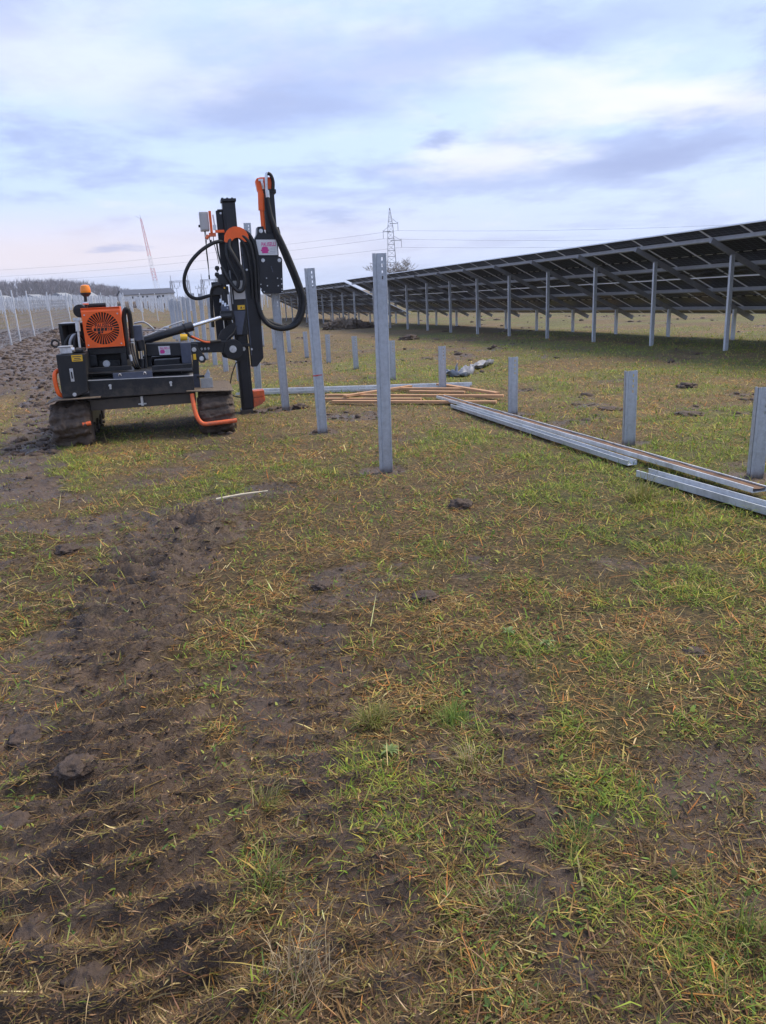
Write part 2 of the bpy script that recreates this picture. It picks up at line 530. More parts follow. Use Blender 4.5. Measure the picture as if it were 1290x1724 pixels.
def ground_mat():
    m, nt, b = new_mat('ground')
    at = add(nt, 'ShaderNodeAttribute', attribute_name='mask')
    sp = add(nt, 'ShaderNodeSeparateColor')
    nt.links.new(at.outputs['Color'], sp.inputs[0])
    n_f = noise_node(nt, 38, 8, 0.7)
    n_m = noise_node(nt, 4.5, 6, 0.65)
    n_l = noise_node(nt, 0.35, 5, 0.6)
    mud = ramp_node(nt, n_m.outputs[0], [(0.3, (0.046, 0.030, 0.021)), (0.52, (0.094, 0.063, 0.045)), (0.75, (0.165, 0.118, 0.086))])
    thatch = ramp_node(nt, n_f.outputs[0], [(0.32, (0.035, 0.025, 0.015)), (0.47, (0.105, 0.074, 0.038)), (0.6, (0.20, 0.145, 0.072)), (0.72, (0.34, 0.25, 0.12))])
    grn = ramp_node(nt, n_f.outputs[0], [(0.32, (0.030, 0.034, 0.010)), (0.5, (0.10, 0.11, 0.030)), (0.72, (0.24, 0.24, 0.075))])
    g1 = add(nt, 'ShaderNodeMix', data_type='RGBA')
    gm = add(nt, 'ShaderNodeMath', operation='MULTIPLY')
    nt.links.new(sp.outputs[1], gm.inputs[0])
    gm.inputs[1].default_value = 0.75
    nt.links.new(gm.outputs[0], g1.inputs[0])
    nt.links.new(thatch.outputs[0], g1.inputs[6])
    nt.links.new(grn.outputs[0], g1.inputs[7])
    # far meadow tone patches
    lv = add(nt, 'ShaderNodeMix', data_type='RGBA', blend_type='MULTIPLY')
    lr = ramp_node(nt, n_l.outputs[0], [(0.35, (0.82, 0.80, 0.74)), (0.65, (1.18, 1.14, 1.02))])
    lv.inputs[0].default_value = 1.0
    nt.links.new(g1.outputs[2], lv.inputs[6])
    nt.links.new(lr.outputs[0], lv.inputs[7])
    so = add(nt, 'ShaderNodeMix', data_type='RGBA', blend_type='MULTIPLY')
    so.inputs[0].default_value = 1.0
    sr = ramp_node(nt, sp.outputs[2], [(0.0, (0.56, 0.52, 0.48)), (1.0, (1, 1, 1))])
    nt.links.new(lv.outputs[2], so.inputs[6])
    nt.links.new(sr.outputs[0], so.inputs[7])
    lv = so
    # mud amount broken up by fine noise
    ma = add(nt, 'ShaderNodeMath', operation='ADD')
    nt.links.new(sp.outputs[0], ma.inputs[0])
    mb_ = add(nt, 'ShaderNodeMath', operation='MULTIPLY_ADD')
    nt.links.new(n_f.outputs[0], mb_.inputs[0])
    mb_.inputs[1].default_value = 0.9
    mb_.inputs[2].default_value = -0.45
    nt.links.new(mb_.outputs[0], ma.inputs[1])
    mr = add(nt, 'ShaderNodeMapRange', interpolation_type='SMOOTHSTEP')
    nt.links.new(ma.outputs[0], mr.inputs[0])
    mr.inputs[1].default_value = 0.22
    mr.inputs[2].default_value = 0.58
    fm = add(nt, 'ShaderNodeMix', data_type='RGBA')
    nt.links.new(mr.outputs[0], fm.inputs[0])
    nt.links.new(lv.outputs[2], fm.inputs[6])
    nt.links.new(mud.outputs[0], fm.inputs[7])
    nt.links.new(fm.outputs[2], b.inputs['Base Color'])
    # wetness
    wr = ramp_node(nt, n_m.outputs[0], [(0.36, (0.27, 0.27, 0.27)), (0.56, (0.75, 0.75, 0.75))]
                   )
    rm = add(nt, 'ShaderNodeMix', data_type='FLOAT')
    nt.links.new(mr.outputs[0], rm.inputs[0])
    rm.inputs[2].default_value = 0.95
    nt.links.new(wr.outputs[0], rm.inputs[3])
    nt.links.new(rm.outputs[0], b.inputs['Roughness'])
    b.inputs['Specular IOR Level'].default_value = 0.4
    bump_node(nt, n_f.outputs[0], b, 0.9, 0.025)


ground_mat()


def blade_mat(name, rough=0.65):
    m, nt, b = new_mat(name)
    at = add(nt, 'ShaderNodeAttribute', attribute_name='tint')
    nt.links.new(at.outputs['Color'], b.inputs['Base Color'])
    b.inputs['Roughness'].default_value = rough
    b.inputs['Specular IOR Level'].default_value = 0.12
    tr = add(nt, 'ShaderNodeBsdfTranslucent')
    nt.links.new(at.outputs['Color'], tr.inputs[0])
    ms = add(nt, 'ShaderNodeMixShader')
    ms.inputs[0].default_value = 0.25
    nt.links.new(b.outputs[0], ms.inputs[1])
    nt.links.new(tr.outputs[0], ms.inputs[2])
    nt.links.new(ms.outputs[0], nt.nodes['Material Output'].inputs[0])


blade_mat('blades')


def panel_mat():
    """back of a bifacial module: dark cells with thin pale gaps and a brighter middle gap"""
    m, nt, b = new_mat('panel_cells')
    t = add(nt, 'ShaderNodeTexCoord')
    sp = add(nt, 'ShaderNodeSeparateXYZ')
    nt.links.new(t.outputs['Object'], sp.inputs[0])

    def line(sock, period, width, offset=0.0):
        a = add(nt, 'ShaderNodeMath', operation='ADD')
        nt.links.new(sock, a.inputs[0])
        a.inputs[1].default_value = offset + 100 * period
        md = add(nt, 'ShaderNodeMath', operation='MODULO')
        nt.links.new(a.outputs[0], md.inputs[0])
        md.inputs[1].default_value = period
        lt = add(nt, 'ShaderNodeMath', operation='LESS_THAN')
        nt.links.new(md.outputs[0], lt.inputs[0])
        lt.inputs[1].default_value = width
        return lt.outputs[0]
    lx = line(sp.outputs[0], 0.2117, 0.007, 0.0035)
    ly = line(sp.outputs[1], 0.098, 0.005, 0.0025)
    mid = add(nt, 'ShaderNodeMath', operation='ABSOLUTE')
    nt.links.new(sp.outputs[1], mid.inputs[0])
    ml = add(nt, 'ShaderNodeMath', operation='LESS_THAN')
    nt.links.new(mid.outputs[0], ml.inputs[0])
    ml.inputs[1].default_value = 0.014
    mx = add(nt, 'ShaderNodeMath', operation='MAXIMUM')
    nt.links.new(lx, mx.inputs[0])
    nt.links.new(ly, mx.inputs[1])
    c1 = add(nt, 'ShaderNodeMix', data_type='RGBA')
    nt.links.new(mx.outputs[0], c1.inputs[0])
    n = noise_node(nt, 2.5, 3)
    r = ramp_node(nt, n.outputs[0], [(0.3, (0.004, 0.005, 0.010)), (0.7, (0.009, 0.010, 0.018))])
    nt.links.new(r.outputs[0], c1.inputs[6])
    c1.inputs[7].default_value = (0.24, 0.25, 0.30, 1)
    c2 = add(nt, 'ShaderNodeMix', data_type='RGBA')
    nt.links.new(ml.outputs[0], c2.inputs[0])
    nt.links.new(c1.outputs[2], c2.inputs[6])
    c2.inputs[7].default_value = (0.70, 0.67, 0.62, 1)
    nt.links.new(c2.outputs[2], b.inputs['Base Color'])
    b.inputs['Roughness'].default_value = 0.3
    b.inputs['Specular IOR Level'].default_value = 0.18


panel_mat()


# ------------------------------------------------------------------ mesh helpers
class MB:
    def __init__(self):
        self.v = []
        self.f = []

    def poly(self, verts, faces):
        o = len(self.v)
        self.v += [tuple(p) for p in verts]
        self.f += [tuple(i + o for i in fc) for fc in faces]
        return self

    def box(self, a, b):
        x0, y0, z0 = a
        x1, y1, z1 = b
        x0, x1 = min(x0, x1), max(x0, x1)
        y0, y1 = min(y0, y1), max(y0, y1)
        z0, z1 = min(z0, z1), max(z0, z1)
        return self.poly([(x0, y0, z0), (x1, y0, z0), (x1, y1, z0), (x0, y1, z0), (x0, y0, z1), (x1, y0, z1), (x1, y1, z1), (x0, y1, z1)],
                         [(0, 3, 2, 1), (4, 5, 6, 7), (0, 1, 5, 4), (1, 2, 6, 5), (2, 3, 7, 6), (3, 0, 4, 7)])

    def prism(self, pts, y0, y1):
        """outline in x,z pushed along y"""
        a = sum(p[0] * q[1] - q[0] * p[1] for p, q in zip(pts, pts[1:] + pts[:1]))
        if a < 0:
            pts = pts[::-1]
        n = len(pts)
        vs = [(x, y0, z) for x, z in pts] + [(x, y1, z) for x, z in pts]
        fs = [tuple(range(n)), tuple(range(2 * n - 1, n - 1, -1))]
        fs += [(i + n, (i + 1) % n + n, (i + 1) % n, i) for i in range(n)]
        return self.poly(vs, fs)

    def prism_x(self, pts, x0, x1):
        """outline in y,z pushed along x"""
        a = sum(p[0] * q[1] - q[0] * p[1] for p, q in zip(pts, pts[1:] + pts[:1]))
        if a < 0:
            pts = pts[::-1]
        n = len(pts)
        vs = [(x1, y, z) for y, z in pts] + [(x0, y, z) for y, z in pts]
        fs = [tuple(range(n)), tuple(range(2 * n - 1, n - 1, -1))]
        fs += [(i + n, (i + 1) % n + n, (i + 1) % n, i) for i in range(n)]
        return self.poly(vs, fs)

    def tube(self, path, r, seg=8, caps=True):
        pts = [Vector(p) for p in path]
        n = len(pts)
        rs = r if isinstance(r, (list, tuple)) else [r] * n
        rings = []
        up = None
        for i, p in enumerate(pts):
            t = (pts[min(i + 1, n - 1)] - pts[max(i - 1, 0)]).normalized()
            if up is None:
                up = t.orthogonal().normalized()
            up = (up - t * up.dot(t)).normalized()
            bi = t.cross(up)
            rings.append([p + (up * math.cos(2 * math.pi * k / seg) + bi * math.sin(2 * math.pi * k / seg)) * rs[i] for k in range(seg)])
        vs = [q for rg in rings for q in rg]
        fs = []
        for i in range(n - 1):
            for k in range(seg):
                a, b = i * seg + k, i * seg + (k + 1) % seg
                fs.append((a, b, b + seg, a + seg))
        if caps:
            fs.append(tuple(range(seg - 1, -1, -1)))
            fs.append(tuple(range((n - 1) * seg, n * seg)))
        return self.poly(vs, fs)

    def cyl(self, a, b, r, r2=None, seg=16):
        return self.tube([a, b], [r, r if r2 is None else r2], seg)

    def bar(self, a, b, w, h=None, up=(0, 0, 1)):
        """square bar between two points"""
        a, b = Vector(a), Vector(b)
        h = w if h is None else h
        t = (b - a).normalized()
        u = Vector(up)
        s = t.cross(u)
        if s.length < 1e-4:
            s = t.orthogonal()
        s.normalize()
        u = s.cross(t).normalized()
        vs = []
        for p in (a, b):
            for i, j in ((-1, -1), (1, -1), (1, 1), (-1, 1)):
                vs.append(p + s * (i * w / 2) + u * (j * h / 2))
        return self.poly(vs, [(0, 1, 2, 3), (7, 6, 5, 4), (0, 4, 5, 1), (1, 5, 6, 2), (2, 6, 7, 3), (3, 7, 4, 0)])

    def lathe(self, prof, seg=20, axis=(0, 0, 0)):
        """profile of (radius, z) about a vertical axis"""
        vs = []
        fs = []
        for r_, z in prof:
            for k in range(seg):
                a = 2 * math.pi * k / seg
                vs.append((axis[0] + r_ * math.cos(a), axis[1] + r_ * math.sin(a), axis[2] + z))
        for i in range(len(prof) - 1):
            for k in range(seg):
                a, b = i * seg + k, i * seg + (k + 1) % seg
                fs.append((a, b, b + seg, a + seg))
        fs.append(tuple(range(seg - 1, -1, -1)))
        fs.append(tuple(range((len(prof) - 1) * seg, len(prof) * seg)))
        return self.poly(vs, fs)

    def mesh(self, name, bevel=0.0, smooth=False, seg=2):
        me = bpy.data.meshes.new(name)
        me.from_pydata([tuple(p) for p in self.v], [], self.f)
        bm = bmesh.new()
        bm.from_mesh(me)
        bmesh.ops.recalc_face_normals(bm, faces=bm.faces)
        if bevel > 0:
            ed = [e for e in bm.edges if len(e.link_faces) == 2 and e.calc_face_angle(0) > 0.6]
            bmesh.ops.bevel(bm, geom=ed, offset=bevel, segments=seg, profile=0.6, affect='EDGES', clamp_overlap=True)
        bm.to_mesh(me)
        bm.free()
        if smooth:
            me.polygons.foreach_set('use_smooth', [True] * len(me.polygons))
            me.set_sharp_from_angle(angle=R(40))
        me.update()
        return me

    def build(self, name, mat, parent=None, bevel=0.0, smooth=False, label=None):
        return obj(name, self.mesh(name, bevel, smooth), mat, parent, label)


def obj(name, me, mat=None, parent=None, label=None):
    o = bpy.data.objects.new(name, me)
    COL.objects.link(o)
    if mat and me is not None and not me.materials:
        me.materials.append(MATS[mat])
    if parent:
        o.parent = parent
    if label:
        o['label'] = label
    return o


def tag(o, label, cat, group=None, kind=None):
    o['label'] = label
    o['category'] = cat
    if group:
        o['group'] = group
    if kind:
        o['kind'] = kind
    return o


def thing(name, label, cat, loc=(0, 0, 0), rz=0.0, group=None):
    o = bpy.data.objects.new(name, None)
    COL.objects.link(o)
    o.location = loc
    o.rotation_euler = (0, 0, rz)
    o.empty_display_size = 0.1
    return tag(o, label, cat, group)


def structure(o):
    o['kind'] = 'structure'
    return o


def smooth_path(pts, n=6):
    """Catmull-Rom through the points"""
    P_ = [Vector(p) for p in pts]
    out = []
    for i in range(len(P_) - 1):
        p0, p1, p2, p3 = P_[max(i - 1, 0)], P_[i], P_[i + 1], P_[min(i + 2, len(P_) - 1)]
        for k in range(n):
            t = k / n
            out.append(0.5 * ((2 * p1) + (p2 - p0) * t + (2 * p0 - 5 * p1 + 4 * p2 - p3) * t * t + (3 * p1 - p0 - 3 * p2 + p3) * t ** 3))
    out.append(P_[-1])
    return out


def text_mesh(name, s, size, extrude=0.001, sx=1.0):
    """text standing in the x,z plane, facing -y"""
    cu = bpy.data.curves.new(name, 'FONT')
    cu.body = s
    cu.size = size
    cu.extrude = extrude
    cu.resolution_u = 2
    cu.offset = size * 0.022
    cu.align_x = 'CENTER'
    cu.align_y = 'CENTER'
    tmp = bpy.data.objects.new('tmp_text', cu)
    COL.objects.link(tmp)
    dg = bpy.context.evaluated_depsgraph_get()
    me = bpy.data.meshes.new_from_object(tmp.evaluated_get(dg))
    bpy.data.objects.remove(tmp)
    bpy.data.curves.remove(cu)
    me.transform(Matrix.Rotation(R(90), 4, 'X') @ Matrix.Diagonal((sx, 1, 1, 1)))
    me.name = name
    return me


def lump(name, rad, sq=0.6, seed=0, sub=3, amp=0.35, freq=3.0):
    """lumpy clod: noisy flattened sphere"""
    from mathutils import noise as mn
    bm = bmesh.new()
    bmesh.ops.create_icosphere(bm, subdivisions=sub, radius=1.0)
    for v in bm.verts:
        d = v.co.normalized()
        q = d * freq + Vector((seed * 3.7, seed * 1.3, seed * 7.1))
        k = 1 + amp * mn.noise(q) * 1.3 + amp * 0.55 * mn.noise(q * 2.3) + amp * 0.42 * mn.noise(q * 5.1) + amp * 0.9 * (mn.turbulence(q * 2.6, 4, True) - .55)
        v.co = Vector((d.x * rad * k, d.y * rad * k, d.z * rad * sq * k))
    me = bpy.data.meshes.new(name)
    bm.to_mesh(me)
    bm.free()
    me.polygons.foreach_set('use_smooth', [True] * len(me.polygons))
    return me


def np_mesh(name, V, Fc, tint=None, tri=True, attr='tint'):
    """mesh from numpy arrays (triangles or quads)"""
    me = bpy.data.meshes.new(name)
    n = Fc.shape[1]
    me.vertices.add(len(V))
    me.vertices.foreach_set('co', np.ascontiguousarray(V, np.float32).ravel())
    me.loops.add(Fc.size)
    me.loops.foreach_set('vertex_index', np.ascontiguousarray(Fc, np.int32).ravel())
    me.polygons.add(len(Fc))
    me.polygons.foreach_set('loop_start', np.arange(0, Fc.size, n, dtype=np.int32))
    me.polygons.foreach_set('loop_total', np.full(len(Fc), n, np.int32))
    if tint is not None:
        a = me.color_attributes.new(attr, 'FLOAT_COLOR', 'POINT')
        rgba = np.ones((len(V), 4), np.float32)
        rgba[:, :3] = tint
        a.data.foreach_set('color', rgba.ravel())
    me.update(calc_edges=True)
    me.validate()
    return me


# ------------------------------------------------------------------ ground sheet
def build_ground():
    fine = np.arange(-44, 44.01, 0.2)
    coarse = np.concatenate([np.linspace(44, 60, 20)[1:], np.linspace(60, 300, 61)[1:], np.linspace(300, 316, 20)[1:-1]])
    ang = np.radians(np.concatenate([fine, coarse]))            # 0 = straight ahead, clockwise
    r1 = 0.5 * 1.0065 ** np.arange(0, int(math.log(16 / 0.5) / math.log(1.0065)))
    r15 = r1[-1] * 1.009 ** np.arange(1, int(math.log(55 / 16) / math.log(1.009)))
    r1 = np.concatenate([r1, r15])
    r2 = r1[-1] * 1.02 ** np.arange(1, int(math.log(1900 / r1[-1]) / math.log(1.02)))
    rad = np.concatenate([r1, r2])
    A, Rr = np.meshgrid(ang, rad)
    X = (Rr * np.sin(A)).ravel()
    Y = (Rr * np.cos(A)).ravel()
    mud, grn, st, rd, na, nb = cover_masks(X, Y)
    Z = hf(X, Y) + micro(X, Y, mud, rd, na, nb, np.hypot(X, Y))
    na_, nr = len(ang), len(rad)
    idx = np.arange(na_ * nr).reshape(nr, na_)
    a = idx[:-1, :]
    b = idx[1:, :]
    F4 = np.stack([np.roll(a, -1, 1), np.roll(b, -1, 1), b, a], -1).reshape(-1, 4)
    V = np.stack([X, Y, Z], -1)
    # centre cap
    V = np.vstack([V, [[0, 0, 0]]])
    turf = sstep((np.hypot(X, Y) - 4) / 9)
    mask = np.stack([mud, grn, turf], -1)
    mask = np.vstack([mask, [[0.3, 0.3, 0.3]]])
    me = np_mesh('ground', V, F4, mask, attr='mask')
    bm = bmesh.new()
    bm.from_mesh(me)
    bm.verts.ensure_lookup_table()
    cv = bm.verts[-1]
    for k in range(na_):
        try:
            bm.faces.new((cv, bm.verts[(k + 1) % na_], bm.verts[k]))
        except ValueError:
            pass
    bm.to_mesh(me)
    bm.free()
    me.polygons.foreach_set('use_smooth', [True] * len(me.polygons))
    o = obj('ground', me, 'ground')
    structure(o)
    o['label'] = 'grassy field with churned mud and crawler ruts at the left'
    return o


build_ground()

# ------------------------------------------------------------------ galvanised posts
ROW = Vector((-0.293, 0.956, 0)).normalized()       # direction of all the rows
NRM = Vector((0.956, 0.293, 0)).normalized()        # across the rows, away from the camera's left
ROW_RZ = math.atan2(NRM.y, NRM.x)


def post_mesh(name, h, slots=4, detailed=True, w=0.125, d=0.06, bury=0.25):
    """roll-formed C post: broad web towards -y with a folded shoulder at the left, flanges with lips, slots near the top"""
    t = 0.004
    mb = MB()
    z0, z1 = -bury, h
    hw = w / 2

    def wall(p, q, za, zb):
        p, q = Vector((*p, 0)), Vector((*q, 0))
        dv = (q - p).normalized()
        n = Vector((-dv.y, dv.x, 0)) * t
        vs = [p, q, q + n, p + n]
        vs = [(v.x, v.y, za) for v in vs] + [(v.x, v.y, zb) for v in vs]
        mb.poly(vs, [(0, 3, 2, 1), (4, 5, 6, 7), (0, 1, 5, 4), (1, 2, 6, 5), (2, 3, 7, 6), (3, 0, 4, 7)])
    if not detailed:
        wall((-hw, 0), (hw, 0), z0, z1)
        wall((-hw, d), (-hw, 0.0), z0, z1)
        wall((hw, 0.0), (hw, d), z0, z1)
        return mb.mesh(name)
    # shoulder, groove, web
    s1, s2 = -hw + 0.026, -hw + 0.038
    wall((-hw, d), (-hw, 0), z0, z1)
    wall((-hw, 0), (s1, 0), z0, z1)
    wall((s1, 0), (s2, 0.016), z0, z1)
    xs0, xs1 = 0.018, 0.030
    wall((s2, 0.016), (xs0, 0.016), z0, z1)
    wall((xs1, 0.016), (hw - 0.014, 0.016), z0, z1)
    wall((hw - 0.014, 0.016), (hw, 0.004), z0, z1)
    wall((hw, 0.004), (hw, d), z0, z1)
    wall((-hw + 0.02, d), (-hw, d), z0, z1)
    wall((hw, d), (hw - 0.02, d), z0, z1)
    z = z0
    for k in range(slots - 1, -1, -1):
        zt = z1 - 0.035 - k * 0.055
        wall((xs0, 0.016), (xs1, 0.016), z, zt - 0.030)
        z = zt
    wall((xs0, 0.016), (xs1, 0.016), z, z1)
    return mb.mesh(name)


tall_me = post_mesh('tall_post', 2.02)
short_me = post_mesh('short_post', 0.77)
stub_me = post_mesh('driven_post', 1.80)
pile_me = post_mesh('undriven_post', 3.05)
fartall_me = post_mesh('far_tall_post', 2.0, detailed=False)
farshort_me = post_mesh('far_short_post', 0.77, detailed=False)


def place_post(name, me, mat, x, y, label, group, rz=ROW_RZ, tilt=(0, 0), dz=0.0):
    o = obj(name, me, mat)
    o.location = (x, y, H(x, y) + dz)
    o.rotation_euler = (tilt[0], tilt[1], rz)
    return tag(o, label, 'post', group)


GT, GS = 'tall posts of the near row', 'short posts of the near row'
tall_lab = ['nearest and largest tall galvanised steel post, four slots at its top',
            'second tall galvanised post with a thin red mark around it',
            'tall galvanised post standing under the black hammer plate of the pile driver',
            'longest upright galvanised post, rising beside the mast of the pile driver']
tp = Vector((0.05, 7.37, 0))
tall_pos = [(0.05, 7.37), (-0.73, 9.88), (-1.48, 12.41), (-2.27, 14.89)]
tall_pos += [(-2.27 - 0.773 * k, 14.89 + 2.525 * k) for k in range(1, 12)]
ordin = ['fifth', 'sixth', 'seventh', 'eighth', 'ninth', 'tenth', 'eleventh', 'twelfth', 'thirteenth', 'fourteenth', 'fifteenth']
for i, (x, y) in enumerate(tall_pos):
    me = [tall_me, tall_me, stub_me, pile_me][i] if i < 4 else tall_me
    lab = tall_lab[i] if i < 4 else ordin[i - 4] + ' tall galvanised post from the nearest, behind the pile driver'
    tl = [(0.0, 0.014), (0.0, -0.012), (0, -0.012), (0, 0.022)][i] if i < 4 else (random.uniform(-.01, .01), random.uniform(-.012, .012))
    dz = 0 if i < 4 else random.uniform(-0.12, 0.1)
    o = place_post('tall_post', me, 'post_galvanised', x, y, lab, GT, rz=ROW_RZ - 0.25 + random.uniform(-.04, .04), tilt=tl, dz=dz)
    if i == 1:
        mb = MB()
        mb.box((-0.0665, -0.0035, 0.715), (0.0, -0.0005, 0.728)).box((-0.02, 0.0118, 0.72), (0.055, 0.0135, 0.731))
        mb.build('paint_mark', 'red_mark', o, label='thin red paint mark')
short_lab = ['cut-off short post at the right edge of the picture', 'short post standing just behind the loose steel channels',
             'short post between the timber battens and the steel channels', 'short post rising behind the heap of timber battens',
             'short post half hidden behind the nearest tall post']
short_pos = [(3.25, 6.48), (2.67, 8.12), (1.85, 10.57), (1.15, 13.6), (0.33, 15.9), (-0.48, 18.9), (-1.27, 21.2), (-2.07, 23.75), (-2.87, 26.4), (-3.68, 28.96)]
short_pos += [(-3.68 - 0.79 * k, 28.96 + 2.55 * k) for k in range(1, 5)]
for i, (x, y) in enumerate(short_pos):
    lab = short_lab[i] if i < 5 else ['sixth', 'seventh', 'eighth', 'ninth', 'tenth', 'eleventh', 'twelfth', 'thirteenth', 'fourteenth'][i - 5] + ' short post of the row, counted from the right edge'
    place_post('short_post', short_me, 'post_galvanised', x, y, lab, GS, rz=ROW_RZ - 0.3 + random.uniform(-.05, .05),
               tilt=(random.uniform(-.012, .012), random.uniform(-.015, .015)), dz=random.uniform(-0.02, 0.03))

# far field of bare posts: the nearest 290 one by one, the rest of the mass as one
spots = []
for row in range(0, 30):
    for k in range(0, 26):
        if row < 26:
            base = Vector((-24.5, 110.0, 0)) - NRM * (row * 1.35) + ROW * (k * 3.3 + (row % 4) * .8)
            if k % 9 == 8:
                continue
        else:
            base = Vector((-10.5, 116.0, 0)) - NRM * ((row - 26) * 2.8) + ROW * (k * 4.6 + (row % 2) * 2)
        x, y = base.x + random.uniform(-.15, .15), base.y + random.uniform(-.15, .15)
        if y > 185 or -x / y > 0.60:
            continue
        spots.append((math.hypot(x, y), x, y))
spots.sort()
rest = MB()
for i, (_, x, y) in enumerate(spots):
    tl, dz = random.uniform(-.03, .03), random.uniform(-.15, .15)
    if i < 290:
        place_post('far_post', fartall_me, 'bright_galvanised', x, y, 'small pale post in the far field of bare steel posts',
                   'posts standing in the far field', rz=ROW_RZ - 0.3, tilt=(0, tl), dz=dz)
    else:
        mt = Matrix.Translation((x, y, H(x, y) + dz)) @ Matrix.Rotation(ROW_RZ - .3, 4, 'Z') @ Matrix.Rotation(tl, 4, 'Y')
        rest.poly([mt @ v.co for v in fartall_me.vertices], [tuple(p.vertices) for p in fartall_me.polygons])
tag(rest.build('far_posts', 'bright_galvanised'), 'dense rows of pale posts deep in the far field', 'posts', kind='stuff')

# ------------------------------------------------------------------ solar tables
SLOPE = math.atan(0.5)
PW_, PL_ = 1.303, 2.384


def panel_meshes():
    g = MB().box((-PW_ / 2 + .012, -PL_ / 2 + .012, -0.004), (PW_ / 2 - .012, PL_ / 2 - .012, 0.004)).mesh('panel')
    f = MB()
    t = 0.034
    for sx in (-1, 1):
        f.box((sx * PW_ / 2, -PL_ / 2, -t / 2), (sx * (PW_ / 2 - .022), PL_ / 2, t / 2))
        f.box((-PW_ / 2 + .0225, sx * PL_ / 2, -t / 2 + .001), (PW_ / 2 - .0225, sx * (PL_ / 2 - .022), t / 2 - .001))
    fm = f.mesh('frame')
    jm = MB().box((-.05, -.035, -.022), (.05, .035, -.005)).mesh('junction_box')
    return g, fm, jm


p_glass, p_frame, p_junction = panel_meshes()


def solar_table(u0, ncol, gap, label, top_off=0.0, npost=None):
    """table frame: x along the row (away), y down the slope (away from the camera), z up"""
    base = Vector((8.54, 19.17, 2.055)) + ROW * u0
    base.z += -0.0125 * u0 + top_off
    t = thing('solar_table', label, 'solar array', (base.x, base.y, H(base.x, base.y)), 0, 'long tables of solar panels')
    o0 = Vector((base.x, base.y, base.z))
    L = ncol * (PW_ + 0.02)

    def pt(u, v, off):
        """off is measured upwards from the rafter's top line"""
        return o0 + ROW * u + NRM * v + Vector((0, 0, -0.0125 * u - 0.5 * v + off))

    inv = Matrix.Translation(t.location).inverted()

    def put(name, mbl, mat, parent=t, **k):
        mbl.v = [tuple(inv @ Vector(p)) for p in mbl.v]
        return mbl.build(name, mat, parent, **k)
    # orientation of a panel: local x along the row, local y down slope
    ex = (ROW + Vector((0, 0, -0.0125))).normalized()
    ey = (NRM * math.cos(SLOPE) + Vector((0, 0, -math.sin(SLOPE)))).normalized()
    ez = ex.cross(ey)
    PM = Matrix((ex, ey, ez)).transposed().to_4x4()
    cs = math.cos(SLOPE)
    v_mid = (-0.97 + 3.75) / 2
    for k in range(ncol):
        for rw in (-1, 1):
            c_ = pt((k + .5) * (PW_ + .02), v_mid + rw * (PL_ / 2 + .015) * cs, 0.24)
            pm = obj('panel', p_glass, 'panel_cells', t)
            pm.matrix_local = inv @ Matrix.Translation(c_) @ PM
            fr = obj('frame', p_frame, 'panel_frame', pm)
            for jx in (-.42, 0, .42):
                jn = obj('junction_box', p_junction, 'rubber', pm)
                jn.location = (jx, 0, 0.028 if ez.z < 0 else -0.004)
    # purlins
    for v in (-0.42, 0.72, 1.95, 3.05):
        put('purlin', MB().bar(pt(0.02, v, 0.165), pt(L - 0.02, v, 0.165), 0.055, 0.10, up=tuple(ez if ez.z > 0 else -ez)), 'panel_rail')
    # string cables tied up under the purlins, sagging between the ties
    for v, off in ((0.82, 0.10), (2.05, 0.10)):
        pts = []
        nseg = ncol * 6
        for k in range(nseg + 1):
            u = 0.1 + (L - .2) * k / nseg
            pts.append(tuple(pt(u, v, off - 0.07 * abs(math.sin(math.pi * k / 6)) * (0.5 + 0.5 * math.sin(k * 1.7) ** 2))))
        put('string_cable', MB().tube(pts, 0.012, 4, False), 'rubber')
    # rafters and posts
    n = int((L - 0.6) / gap) + 1
    for k in range(n):
        u = 0.55 + k * gap if u0 < 0 else 0.6 + k * gap
        if u > L - 0.2:
            break
        put('rafter', MB().bar(pt(u, -0.62, 0.045), pt(u, 3.45, 0.045), 0.06, 0.13, up=(0, 0, 1)), 'rafter_steel')
        for v, nm in ((0.0, 'front_post'), (2.75, 'rear_post')):
            p = pt(u - 0.062, v, 0.02)
            gz = H(p.x, p.y)
            mb = MB()
            hgt = p.z - gz
            # C section, web towards the camera
            a = ROW_RZ
            for (x0, y0, x1, y1) in ((-.05, 0, .05, .005), (-.05, .0052, -.045, .065), (.045, .0052, .05, .065), (-.0449, .06, -.03, .065), (.03, .06, .0449, .065)):
                mb.box((x0, y0, -0.3), (x1, y1, hgt))
            mt = Matrix.Translation((p.x, p.y, gz)) @ Matrix.Rotation(a, 4, 'Z')
            mb.v = [tuple(mt @ Vector(q)) for q in mb.v]
            put(nm, mb, 'galvanised')
    return t


GAP = 2.9
solar_table(-6.35, 29, GAP, 'near long table of solar panels seen from behind, at the right')
solar_table(32.6, 24, GAP, 'farther table of solar panels continuing the row behind the tall posts', top_off=-0.10)

# ------------------------------------------------------------------ things lying on the ground


